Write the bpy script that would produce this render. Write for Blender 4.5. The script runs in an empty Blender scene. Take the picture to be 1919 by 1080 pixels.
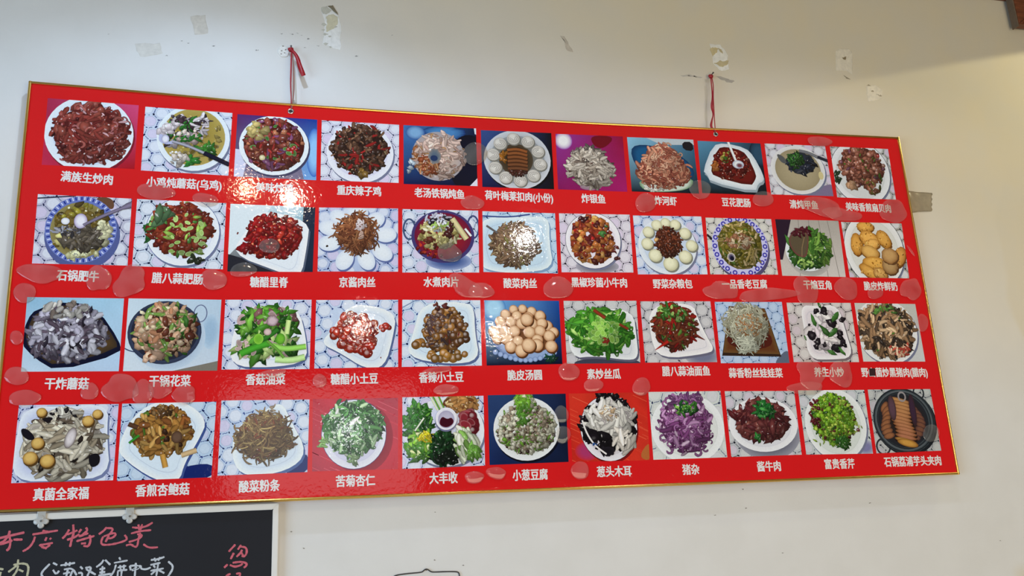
import bpy, bmesh, math, random
from mathutils import Vector, Matrix, noise

# ------------------------------------------------------------------ camera, world, lights, exposure
scene = bpy.context.scene
COL = scene.collection
CAM = Vector((0.60623, -2.15923, 1.53976))
F = 1694.154
MR = Matrix(((0.97027978, -0.01568988, -0.24147667), (-0.23662393, -0.27042085, -0.93321042), (-0.05065837, 0.96261435, -0.26609648)))
cam_d = bpy.data.cameras.new('camera'); cam = bpy.data.objects.new('camera', cam_d); COL.objects.link(cam)
cam_d.sensor_width = 36.0; cam_d.lens = F * 36 / 1919; cam_d.clip_start = 0.05
cam.matrix_world = Matrix.Translation(CAM) @ MR.to_4x4()
scene.camera = cam

def srgb(c):
    return tuple(((v/255)/12.92 if v/255 <= 0.04045 else ((v/255+0.055)/1.055)**2.4) for v in c)

world = bpy.data.worlds.new('room_light'); scene.world = world; world.use_nodes = True
bg = world.node_tree.nodes['Background']; bg.inputs[0].default_value = (1.0, 0.95, 0.86, 1); bg.inputs[1].default_value = 0.10

def lamp(name, kind, loc, energy, color, target=None, **kw):
    d = bpy.data.lights.new(name, kind); d.energy = energy; d.color = color
    for k, v in kw.items(): setattr(d, k, v)
    o = bpy.data.objects.new(name, d); COL.objects.link(o); o.location = loc
    if target is not None:
        o.rotation_euler = (Vector(target) - Vector(loc)).to_track_quat('-Z', 'Y').to_euler()
    return o
# daylight through a shopfront opening on the left, behind the camera
lamp('daylight_opening', 'AREA', (-2.8, -3.0, 1.3), 104, (0.52, 0.75, 1.0), (0.6, 0, 1.9), shape='RECTANGLE', size=2.4, size_y=1.8)
# wide warm fill added low opposite the board to brighten the lower wall
lamp('low_front_fill', 'AREA', (2.3, -4.2, 1.0), 72, (1.0, 0.87, 0.64), (2.3, 0, 1.6), shape='RECTANGLE', size=3.0, size_y=1.4)
# a high window on the far side of the room (seen mirrored in the laminate)
lamp('high_window', 'AREA', (0.85, -4.0, 2.22), 4.5, (0.90, 0.95, 1.0), (0.85, 0, 2.22), shape='RECTANGLE', size=1.25, size_y=0.75)
# a row of recessed ceiling downlights along the wall; their cones leave the top of the wall dim
for x, e, c in ((0.45, 21, (.56, .74, 1.0)), (1.30, 4, (.84, .80, 1.0)), (2.10, 8, (.74, .76, 1.0))):
    lamp('downlight', 'SPOT', (x, -0.72, 3.27), e, c, (x, -0.72, 0), spot_size=math.radians(132), spot_blend=0.35, shadow_soft_size=0.03)
# warm downlight high at the right, close to the wall
lamp('warm_downlight', 'SPOT', (3.80, -0.54, 3.27), 28, (1.0, 0.91, 0.55), (3.80, -0.54, 0), spot_size=math.radians(151.4), spot_blend=0.02, shadow_soft_size=0.012)
# recessed bulbs over the room, shaded by their rims so that they light the wall from its middle downwards
for x, y, z, e, c, r, half in ((0.40, -2.18, 3.27, 7, (1, .62, .36), .026, 75.5), (0.62, -2.30, 3.27, 13, (1, .80, .58), .024, 76),
        (1.98, -2.77, 3.25, 11, (1, .96, .94), .028, 76.5), (1.13, -4.40, 3.10, 9, (1, .84, .70), .034, 82), (2.21, -4.55, 3.10, 12, (1, .86, .74), .030, 82)):
    lamp('recessed_bulb', 'SPOT', (x, y, z), e, c, (x, y, 0), spot_size=math.radians(2*half), spot_blend=0.12, shadow_soft_size=r)
lamp('bulb', 'POINT', (1.01, -4.0, 2.29), 3, (.95, .97, 1.0), shadow_soft_size=.035)

vs = scene.view_settings
vs.view_transform = 'Standard'; vs.look = 'None'; vs.gamma = 1.0; vs.exposure = 0.0; vs.use_curve_mapping = False
scene.cycles.transparent_max_bounces = 12

# ------------------------------------------------------------------ helpers
WALL_Y = 0.030
def at(px, py, y=0.0):
    """the point of the plane y that the photograph shows at pixel px, py"""
    d = MR @ Vector(((px-959.5)/F, -(py-540)/F, -1.0))
    return CAM + d * ((y - CAM.y)/d.y)

def new_mat(name, color=(.8, .8, .8), rough=0.5, metal=0.0, spec=0.5):
    m = bpy.data.materials.new(name); m.use_nodes = True
    b = m.node_tree.nodes['Principled BSDF']
    b.inputs['Base Color'].default_value = (*color, 1); b.inputs['Roughness'].default_value = rough
    b.inputs['Metallic'].default_value = metal; b.inputs['Specular IOR Level'].default_value = spec
    return m, m.node_tree, b

def noise_color(nt, b, color, amount=0.08, scale=30):
    """slight procedural variation of a plain colour"""
    n = nt.nodes.new('ShaderNodeTexNoise'); n.inputs['Scale'].default_value = scale; n.inputs['Detail'].default_value = 4
    g = nt.nodes.new('ShaderNodeNewGeometry'); nt.links.new(g.outputs['Position'], n.inputs['Vector'])
    mx = nt.nodes.new('ShaderNodeMix'); mx.data_type = 'RGBA'
    mx.inputs[6].default_value = (*[v*(1-amount) for v in color], 1); mx.inputs[7].default_value = (*[min(1, v*(1+amount)) for v in color], 1)
    nt.links.new(n.outputs['Fac'], mx.inputs[0]); nt.links.new(mx.outputs[2], b.inputs['Base Color'])
    return mx

def film_bump(nt, b, strength=1.0):
    """the wavy orange-peel surface of the laminating film"""
    g = nt.nodes.new('ShaderNodeNewGeometry')
    n1 = nt.nodes.new('ShaderNodeTexNoise'); n1.inputs['Scale'].default_value = 95; n1.inputs['Detail'].default_value = 2.5; n1.inputs['Distortion'].default_value = 0.6
    n2 = nt.nodes.new('ShaderNodeTexNoise'); n2.inputs['Scale'].default_value = 5; n2.inputs['Detail'].default_value = 1
    for n in (n1, n2): nt.links.new(g.outputs['Position'], n.inputs['Vector'])
    b1 = nt.nodes.new('ShaderNodeBump'); b1.inputs['Strength'].default_value = 1.0; b1.inputs['Distance'].default_value = 0.00019*strength
    b2 = nt.nodes.new('ShaderNodeBump'); b2.inputs['Strength'].default_value = 1.0; b2.inputs['Distance'].default_value = 0.0003*strength
    nt.links.new(n1.outputs['Fac'], b1.inputs['Height']); nt.links.new(n2.outputs['Fac'], b2.inputs['Height'])
    nt.links.new(b2.outputs[0], b1.inputs['Normal']); nt.links.new(b1.outputs[0], b.inputs['Normal'])

def vcol_mat(name, rough, film=False, mottling=0.10, scale=220):
    m, nt, b = new_mat(name, rough=rough)
    a = nt.nodes.new('ShaderNodeVertexColor'); a.layer_name = 'Col'
    g = nt.nodes.new('ShaderNodeNewGeometry')
    n = nt.nodes.new('ShaderNodeTexNoise'); n.inputs['Scale'].default_value = scale; n.inputs['Detail'].default_value = 3
    nt.links.new(g.outputs['Position'], n.inputs['Vector'])
    r = nt.nodes.new('ShaderNodeMapRange'); r.inputs[3].default_value = 1-mottling; r.inputs[4].default_value = 1+mottling
    nt.links.new(n.outputs['Fac'], r.inputs[0])
    mx = nt.nodes.new('ShaderNodeVectorMath'); mx.operation = 'SCALE'
    nt.links.new(a.outputs['Color'], mx.inputs[0]); nt.links.new(r.outputs[0], mx.inputs['Scale'])
    nt.links.new(mx.outputs[0], b.inputs['Base Color'])
    if film: film_bump(nt, b)
    return m

def link(name, me, mat=None, parent=None, loc=None):
    o = bpy.data.objects.new(name, me); COL.objects.link(o)
    if mat is not None: me.materials.append(mat)
    if loc is not None:                                  # put the origin at loc, keep the geometry where it is
        me.transform(Matrix.Translation(-Vector(loc))); o.location = loc
    if parent is not None:
        o.parent = parent; o.matrix_parent_inverse = Matrix.Translation(-parent.location)
    return o

def obj(name, bm, mat, parent=None, loc=None, smooth=False):
    me = bpy.data.meshes.new(name); bmesh.ops.recalc_face_normals(bm, faces=bm.faces)
    if smooth:
        for f in bm.faces: f.smooth = True
    bm.to_mesh(me); bm.free()
    return link(name, me, mat, parent, loc)

def empty(name, loc, label, cat, group=None):
    o = bpy.data.objects.new(name, None); COL.objects.link(o); o.location = loc; o.empty_display_size = 0.05
    return tag(o, label, cat, group)

def tag(o, label=None, cat=None, group=None, kind=None):
    if label: o['label'] = label
    if cat: o['category'] = cat
    if group: o['group'] = group
    if kind: o['kind'] = kind
    return o

def add_box(bm, lo, hi, bevel=0.0):
    r = bmesh.ops.create_cube(bm, size=1.0)
    c = [(a+b)/2 for a, b in zip(lo, hi)]; s = [b-a for a, b in zip(lo, hi)]
    for v in r['verts']: v.co = Vector((v.co.x*s[0]+c[0], v.co.y*s[1]+c[1], v.co.z*s[2]+c[2]))
    if bevel:
        es = list({e for v in r['verts'] for e in v.link_edges})
        bmesh.ops.bevel(bm, geom=es, offset=bevel, segments=2, affect='EDGES', profile=0.6)

def add_tube(bm, pts, r, n=8, cap=True):
    pts = [Vector(p) for p in pts]; rings = []
    for i, p in enumerate(pts):
        t = (pts[min(i+1, len(pts)-1)] - pts[max(i-1, 0)]).normalized()
        a = t.cross(Vector((0, 1, 0)));
        if a.length < 1e-4: a = t.cross(Vector((1, 0, 0)))
        a.normalize(); b = t.cross(a).normalized()
        rr = r[i] if isinstance(r, (list, tuple)) else r
        rings.append([bm.verts.new(p + rr*(math.cos(k*math.tau/n)*a + math.sin(k*math.tau/n)*b)) for k in range(n)])
    for u, w in zip(rings, rings[1:]):
        for k in range(n): bm.faces.new((u[k], u[(k+1) % n], w[(k+1) % n], w[k]))
    if cap: bm.faces.new(rings[0][::-1]); bm.faces.new(rings[-1])

def add_strap(bm, pts, widths, thick, normal=Vector((0, -1, 0)), twist=None):
    """a flat ribbon following pts"""
    pts = [Vector(p) for p in pts]; rings = []
    for i, p in enumerate(pts):
        t = (pts[min(i+1, len(pts)-1)] - pts[max(i-1, 0)]).normalized()
        s = t.cross(normal).normalized(); nn = s.cross(t).normalized()
        if twist: 
            q = Matrix.Rotation(twist[i], 3, t); s = q @ s; nn = q @ nn
        w = widths[i]/2; h = thick/2
        rings.append([bm.verts.new(p + a*s*w + b*nn*h) for a, b in ((-1, -1), (1, -1), (1, 1), (-1, 1))])
    for u, w in zip(rings, rings[1:]):
        for k in range(4): bm.faces.new((u[k], u[(k+1) % 4], w[(k+1) % 4], w[k]))
    bm.faces.new(rings[0][::-1]); bm.faces.new(rings[-1])

def chaikin(pts, n=2):
    for _ in range(n):
        q = []
        for a, b in zip(pts, pts[1:]+pts[:1]):
            q += [(a[0]*.75+b[0]*.25, a[1]*.75+b[1]*.25), (a[0]*.25+b[0]*.75, a[1]*.25+b[1]*.75)]
        pts = q
    return pts

def smooth_line(pts, n=2):
    for _ in range(n):
        q = [pts[0]]
        for a, b in zip(pts, pts[1:]):
            q += [tuple(x*.75+y*.25 for x, y in zip(a, b)), tuple(x*.25+y*.75 for x, y in zip(a, b))]
        q.append(pts[-1]); pts = q
    return pts

# ------------------------------------------------------------------ the printer: flat shapes laid over one another as thin ink-and-paper layers
ASP = 1.17           # width of one printed picture over its height
STEP = 0.000012
def lin(c, k=1.0):
    return tuple(min(0.93, v**1.13*1.17*k) for v in srgb(c))
def mixc(a, b, t): return tuple(x+(y-x)*t for x, y in zip(a, b))

class Print:
    def __init__(self, seed):
        self.r = random.Random(seed); self.gloss = .45; self.V = []; self.C = []; self.Fs = []; self.N = 36
        self.G = [[3]*self.N for _ in range(self.N)]
    # --- layers: a piece lies just above everything it overlaps
    def lay(self, x0, y0, x1, y1):
        N = self.N; a = max(0, min(N-1, int(x0*N))); b = max(0, min(N-1, int(x1*N))); c = max(0, min(N-1, int(y0*N))); d = max(0, min(N-1, int(y1*N)))
        m = 0
        for i in range(a, b+1):
            g = self.G[i]
            for j in range(c, d+1):
                if g[j] > m: m = g[j]
        m += 1
        for i in range(a, b+1):
            g = self.G[i]
            for j in range(c, d+1): g[j] = m
        return m
    def mesh(self, verts, faces, L=None):
        """verts: (x, y, linear colour); everything outside the picture is cut off"""
        xs = [v[0] for v in verts]; ys = [v[1] for v in verts]
        x0, x1, y0, y1 = min(xs), max(xs), min(ys), max(ys)
        if x1 <= 0 or x0 >= 1 or y1 <= 0 or y0 >= 1: return
        if L is None: L = self.lay(x0, y0, x1, y1)
        if x0 >= 0 and x1 <= 1 and y0 >= 0 and y1 <= 1:
            k = len(self.V)
            self.V += [(v[0], v[1], L) for v in verts]; self.C += [v[2] for v in verts]
            self.Fs += [tuple(i+k for i in f) for f in faces]; return
        for f in faces:
            p = [verts[i] for i in f]
            for ax, lim, sg in ((0, 0, 1), (0, 1, -1), (1, 0, 1), (1, 1, -1)):
                q = []
                for i in range(len(p)):
                    a, b = p[i-1], p[i]; da, db = (a[ax]-lim)*sg, (b[ax]-lim)*sg
                    if (da >= 0) != (db >= 0):
                        t = da/(da-db); q.append((a[0]+(b[0]-a[0])*t, a[1]+(b[1]-a[1])*t, mixc(a[2], b[2], t)))
                    if db >= 0: q.append(b)
                p = q
                if len(p) < 3: break
            if len(p) >= 3:
                k = len(self.V); self.V += [(v[0], v[1], L) for v in p]; self.C += [v[2] for v in p]
                self.Fs.append(tuple(range(k, k+len(p))))
    # --- one shape: rings of outline scaled towards a centre
    def rings(self, cx, cy, out, cols, scales, hl=(0, 0), L=None):
        n = len(out); vs = []; fs = []
        for s, c in zip(scales, cols):
            for dx, dy in out: vs.append((cx+(dx*s+hl[0]*(1-s))/ASP, cy+dy*s+hl[1]*(1-s), c))
        vs.append((cx+hl[0]/ASP, cy+hl[1], cols[-1]))
        for k in range(len(scales)-1):
            for i in range(n):
                j = (i+1) % n; fs.append((k*n+i, k*n+j, (k+1)*n+j, (k+1)*n+i))
        k = (len(scales)-1)*n
        for i in range(n): fs.append((k+i, k+(i+1) % n, len(vs)-1))
        self.mesh(vs, fs, L)
    def ribbon(self, pts, w, col, dark=.45, light=1.25, L=None, flat=False):
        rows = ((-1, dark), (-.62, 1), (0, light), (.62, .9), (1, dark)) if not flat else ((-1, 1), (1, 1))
        vs = []; fs = []; m = len(rows)
        for i, (x, y) in enumerate(pts):
            a = pts[max(i-1, 0)]; b = pts[min(i+1, len(pts)-1)]
            tx, ty = (b[0]-a[0])*ASP, b[1]-a[1]; l = math.hypot(tx, ty) or 1; nx, ny = -ty/l, tx/l
            ww = w[min(len(w)-1, i*len(w)//len(pts))] if isinstance(w, (list, tuple)) else w
            for o, k in rows: vs.append((x+nx*o*ww/ASP, y+ny*o*ww, tuple(min(.95, v*k) for v in col)))
        for i in range(len(pts)-1):
            for k in range(m-1): fs.append((i*m+k, i*m+k+1, (i+1)*m+k+1, (i+1)*m+k))
        self.mesh(vs, fs, L)
    def bg(self, corners, L=0, mottle=.06, n=7):
        """four corner colours (top left, top right, bottom left, bottom right)"""
        c = [lin(x) for x in corners]; vs = []; fs = []
        for j in range(n):
            for i in range(n):
                u, v = i/(n-1), j/(n-1); q = mixc(mixc(c[0], c[1], u), mixc(c[2], c[3], u), v); k = 1+self.r.uniform(-mottle, mottle)
                vs.append((u, v, tuple(x*k for x in q)))
        for j in range(n-1):
            for i in range(n-1): a = j*n+i; fs.append((a, a+1, a+n+1, a+n))
        self.mesh(vs, fs, L)
    def ell(self, cx, cy, rx, ry, c_in, c_out=None, n=36, L=None, rot=0, hl=(0, 0), wob=0):
        c1 = lin(c_in); c2 = lin(c_out or c_in); out = []
        for k in range(n):
            a = k*math.tau/n; q = 1+self.r.uniform(-wob, wob); x, y = rx*ASP*math.cos(a)*q, ry*math.sin(a)*q
            out.append((x*math.cos(rot)-y*math.sin(rot), x*math.sin(rot)+y*math.cos(rot)))
        self.rings(cx, cy, out, [c2, mixc(c2, c1, .6), c1], [1, .75, .45], hl, L)
    def poly(self, pts, c, c2=None, sm=2, L=None):
        p = chaikin(pts, sm) if sm else pts
        cx = sum(q[0] for q in p)/len(p); cy = sum(q[1] for q in p)/len(p)
        out = [((x-cx)*ASP, y-cy) for x, y in p]
        self.rings(cx, cy, out, [lin(c2 or c), lin(c)], [1, .8], (0, 0), L)
    def line(self, pts, w, c, sm=2, flat=True, L=None):
        self.ribbon(smooth_line(pts, sm), w, lin(c), flat=flat, L=L)
    def ringline(self, cx, cy, rx, ry, w, c, a0=0, a1=360, n=40):
        self.ribbon([(cx+rx*math.cos(math.radians(a0+(a1-a0)*k/n)), cy+ry*math.sin(math.radians(a0+(a1-a0)*k/n))) for k in range(n+1)], w, lin(c), flat=True)
    def plate(self, cx, cy, rx, ry, c=(212, 218, 230), well=None, edge=None, shadow=(120, 125, 150)):
        if shadow: self.ell(cx+.015, cy+.03, rx*1.01, ry*1.01, shadow)
        if edge: self.ell(cx, cy, rx*1.015, ry*1.015, edge)
        self.ell(cx, cy, rx, ry, c, mixc(c, (235, 238, 245), .6))
        self.ell(cx, cy, rx*.82, ry*.82, mixc(c, (150, 155, 170), .25), mixc(c, (150, 155, 170), .10))
        self.ell(cx, cy, rx*.80, ry*.80, well or c, c)
    def square(self, pts, c=(214, 221, 232), shadow=(95, 110, 150)):
        cx = sum(q[0] for q in pts)/len(pts); cy = sum(q[1] for q in pts)/len(pts)
        sc = lambda k, ox=0, oy=0: [(cx+(x-cx)*k+ox, cy+(y-cy)*k+oy) for x, y in pts]
        self.poly(sc(1, .02, .035), shadow); self.poly(pts, c, mixc(c, (240, 244, 250), .6))
        self.poly(sc(.78), mixc(c, (150, 160, 180), .28)); self.poly(sc(.76), c)
    def lace(self, base=(196, 204, 224), line=(60, 80, 140), cell=(222, 226, 236), alt=(212, 200, 224), p=.20, rot=.3, hole=None):
        """a lace tablecloth: pale rosettes held together by dotted hexagons"""
        self.bg([base]*4); r = self.r; ca, sa = math.cos(rot), math.sin(rot); lc = lin(line)
        ox, oy = r.uniform(0, p), r.uniform(0, p)
        for j in range(-9, 10):
            for i in range(-9, 10):
                hx = (i+(j % 2)*.5)*p+ox; hy = j*p*.866+oy
                x = .5+(hx*ca-hy*sa)/ASP; y = .5+hx*sa+hy*ca
                if not (-.1 < x < 1.1 and -.12 < y < 1.12): continue
                if hole and ((x-hole[0])/hole[2])**2+((y-hole[1])/hole[3])**2 < .72: continue
                rr = p*(.40 if (i+j) % 3 else .36)*r.uniform(.94, 1.04); c = mixc(lin(cell if (i+2*j) % 3 else alt), lin(base), .35)
                out = [(rr*(1+.07*(k % 2))*math.cos(k*math.tau/12+rot), rr*(1+.07*(k % 2))*math.sin(k*math.tau/12+rot)) for k in range(12)]
                self.rings(x, y, out, [mixc(c, lc, .30), c], [1, .86], L=1)
                for k in range(3):
                    a0 = (k+.5)*math.tau/6; a1 = (k+1.5)*math.tau/6; q = p*.577
                    for t in (.0, .02, .3, .5, .7):
                        if r.random() < .12: continue
                        ex = q*(math.cos(a0)*(1-t)+math.cos(a1)*t); ey = q*(math.sin(a0)*(1-t)+math.sin(a1)*t); node = t < .1
                        if node: ex += r.uniform(-.05, .05)*p; ey += r.uniform(-.05, .05)*p
                        dx = ex*ca-ey*sa; dy = ex*sa+ey*ca; s = p*(r.uniform(.08, .11) if node else r.uniform(.07, .11))
                        b = (r.uniform(0, 3.14) if node else rot+(a0+a1)/2+math.pi/2+r.uniform(-.35, .35)); w = p*(.052 if node else .030)
                        ux, uy = math.cos(b), math.sin(b)
                        self.mesh([(x+(dx+ux*s)/ASP, y+dy+uy*s, lc), (x+(dx-uy*w)/ASP, y+dy+ux*w, lc), (x+(dx-ux*s)/ASP, y+dy-uy*s, lc), (x+(dx+uy*w)/ASP, y+dy-ux*w, lc)], [(0, 1, 2, 3)], 2 if node else 3)
    def piece(self, kind, x, y, s, col, ang=None):
        r = self.r; a = r.uniform(0, math.tau) if ang is None else ang+r.uniform(-.35, .35); ca, sa = math.cos(a), math.sin(a)
        k = r.uniform(.62, 1.22); c = tuple(min(.92, v*k) for v in lin(col)); D = tuple(v*.38 for v in c); H = mixc(tuple(min(.95, v*1.25) for v in c), (.9, .85, .85), .12)
        rotp = lambda q: [(u*ca-v*sa, u*sa+v*ca) for u, v in q]
        if kind in ('chunk', 'cube', 'leaf', 'slice', 'ball', 'dot'):
            if kind == 'chunk': n = r.choice((5, 6, 7, 8)); e = r.uniform(.38, .88); ph = r.uniform(0, 1); o = [(1.12*s*r.uniform(.62, 1.2)*math.cos((i+ph)*math.tau/n), 1.12*e*s*r.uniform(.62, 1.2)*math.sin((i+ph)*math.tau/n)) for i in range(n)]
            elif kind == 'cube': e = r.uniform(.6, 1); o = [(s*r.uniform(.8, 1.1)*u, e*s*r.uniform(.8, 1.1)*v) for u, v in ((1, .7), (.7, 1), (-.9, 1), (-1, -.7), (-.7, -1), (.9, -.9))]
            elif kind == 'leaf': o = [(s*1.5, 0), (s*.8, s*.42), (0, s*.55), (-s*.8, s*.38), (-s*1.5, 0), (-s*.8, -s*.4), (0, -s*.5), (s*.8, -s*.42)]; o = [(u*r.uniform(.8, 1.1), v*r.uniform(.6, 1.2)) for u, v in o]
            elif kind == 'slice': o = [(s*math.cos(i*math.tau/12), s*.62*math.sin(i*math.tau/12)) for i in range(12)]
            elif kind == 'ball': o = [(s*math.cos(i*math.tau/16), s*r.uniform(.93, 1.03)*math.sin(i*math.tau/16)) for i in range(16)]
            else: self.rings(x, y, [(s*math.cos(i*math.tau/6)*r.uniform(.6, 1.2), s*math.sin(i*math.tau/6)*r.uniform(.6, 1.2)) for i in range(6)], [c, c], [1, .5]); return
            o = rotp(o)
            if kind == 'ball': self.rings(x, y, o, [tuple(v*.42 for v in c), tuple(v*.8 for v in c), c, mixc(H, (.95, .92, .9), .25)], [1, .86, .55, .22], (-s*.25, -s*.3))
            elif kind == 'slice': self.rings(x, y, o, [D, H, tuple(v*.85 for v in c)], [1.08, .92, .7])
            else:
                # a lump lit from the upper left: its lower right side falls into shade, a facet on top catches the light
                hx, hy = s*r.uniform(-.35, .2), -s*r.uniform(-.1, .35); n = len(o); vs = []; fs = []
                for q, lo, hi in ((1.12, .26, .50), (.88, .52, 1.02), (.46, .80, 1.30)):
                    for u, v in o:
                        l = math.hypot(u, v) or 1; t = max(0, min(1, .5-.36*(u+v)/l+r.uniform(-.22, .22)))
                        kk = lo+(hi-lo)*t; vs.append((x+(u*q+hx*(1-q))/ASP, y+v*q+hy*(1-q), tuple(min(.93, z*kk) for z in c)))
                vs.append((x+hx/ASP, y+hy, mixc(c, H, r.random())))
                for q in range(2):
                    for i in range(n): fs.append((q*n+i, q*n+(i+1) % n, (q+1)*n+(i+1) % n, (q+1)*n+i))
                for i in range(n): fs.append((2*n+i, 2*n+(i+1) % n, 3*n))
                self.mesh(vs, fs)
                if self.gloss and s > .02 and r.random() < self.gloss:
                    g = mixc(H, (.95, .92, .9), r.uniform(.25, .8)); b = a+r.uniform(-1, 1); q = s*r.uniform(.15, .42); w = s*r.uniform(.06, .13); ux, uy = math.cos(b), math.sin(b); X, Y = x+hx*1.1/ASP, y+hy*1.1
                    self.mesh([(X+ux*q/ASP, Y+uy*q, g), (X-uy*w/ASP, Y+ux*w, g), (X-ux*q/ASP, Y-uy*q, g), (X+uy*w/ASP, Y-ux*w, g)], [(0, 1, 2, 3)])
        else:
            if kind == 'strip': n = 4; w0 = s*.17; bend = r.uniform(-.9, .9); L0 = s*r.uniform(.7, 1.2)
            elif kind == 'noodle': n = 7; w0 = .011; bend = r.uniform(-2.2, 2.2); L0 = s*r.uniform(.7, 1.3)
            elif kind == 'curl': n = 8; w0 = s*.15; bend = r.uniform(2.6, 4.6)*r.choice((-1, 1)); L0 = s*1.5
            else: n = 4; w0 = s*.30; bend = r.uniform(-.6, .6); L0 = s*r.uniform(.7, 1.1)          # stalk
            p = []; th = a-bend/2; px = -L0/2*math.cos(a); py = -L0/2*math.sin(a)
            for i in range(n+1):
                p.append((x+px/ASP, y+py)); px += L0/n*math.cos(th); py += L0/n*math.sin(th); th += bend/n
            w = [w0*(1 if 0 < i < n else .45)*r.uniform(.8, 1.2) for i in range(n+1)]
            self.ribbon(p, w, c, dark=.34, light=1.3)
            if self.gloss and w0 > .012 and r.random() < self.gloss*.7:
                i = r.randrange(1, n); g = mixc(H, (.95, .92, .9), r.uniform(.25, .7)); (ax, ay), (bx, by) = p[i-1], p[i]
                self.ribbon([(ax*.6+bx*.4, ay*.6+by*.4), (ax*.05+bx*.95, ay*.05+by*.95)], w0*.22, g, flat=True)
    def pile(self, cx, cy, rx, ry, n, spec, under=None, ang=None, pw=.5, shade=.35):
        """spec: (share, kind, size, colour) pieces strewn over an oval heap, the lower rim last"""
        r = self.r
        if under:
            o = [(rx*ASP*math.cos(k*math.tau/26)*r.uniform(.86, 1.02), ry*math.sin(k*math.tau/26)*r.uniform(.86, 1.02)) for k in range(26)]
            self.rings(cx, cy, o, [lin(under, .8), lin(under)], [1, .7])
        tot = sum(q[0] for q in spec); pts = []
        if n > 40: n = int(n*1.25)
        for _ in range(n):
            a = r.uniform(0, math.tau); d = r.random()**pw; pts.append((d*math.cos(a), d*math.sin(a)))
        pts.sort(key=lambda q: q[1]*.35+r.uniform(-.5, .5)-(q[0]**2+q[1]**2)*.9)
        for u, v in pts:
            t = r.uniform(0, tot)
            for q in spec:
                t -= q[0]
                if t <= 0: break
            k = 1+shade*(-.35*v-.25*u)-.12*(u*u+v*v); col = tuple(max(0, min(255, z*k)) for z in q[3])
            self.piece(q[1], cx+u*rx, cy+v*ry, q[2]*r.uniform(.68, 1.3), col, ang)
    def ring_of(self, cx, cy, rx, ry, n, s, col, a0=0, kind='ball', edge=(120, 118, 110), swirl=False):
        for k in range(n):
            a = a0+k*math.tau/n; x, y = cx+rx*math.cos(a), cy+ry*math.sin(a)
            self.ell(x+.008, y+.012, s*1.06/ASP, s*1.06, edge)
            self.ell(x, y, s/ASP, s, mixc(col, (245, 244, 238), .35), mixc(col, (130, 125, 115), .35), n=18, hl=(-s*.2, -s*.25))
            if swirl:
                for q in (.75, .5, .25): self.ringline(x, y, s*q/ASP, s*q*.8, .005, mixc(col, (110, 105, 100), .5), 20+k*40, 290+k*40, 14)
    def build(self, name, quad, mat, parent, y0):
        x0, z0, x1, z1, x2, z2, x3, z3 = quad; me = bpy.data.meshes.new(name); vs = []
        for u, v, L in self.V:
            vs.append(((x0*(1-u)+x1*u)*(1-v)+(x2*(1-u)+x3*u)*v, y0-L*STEP, (z0*(1-u)+z1*u)*(1-v)+(z2*(1-u)+z3*u)*v))
        me.from_pydata(vs, [], self.Fs); me.update()
        ca = me.color_attributes.new('Col', 'FLOAT_COLOR', 'POINT')
        flat = []
        for c in self.C: flat += [c[0], c[1], c[2], 1.0]
        ca.data.foreach_set('color', flat)
        c = ((x0+x1+x2+x3)/4, y0, (z0+z1+z2+z3)/4)
        return link(name, me, mat, parent, c)

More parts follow.
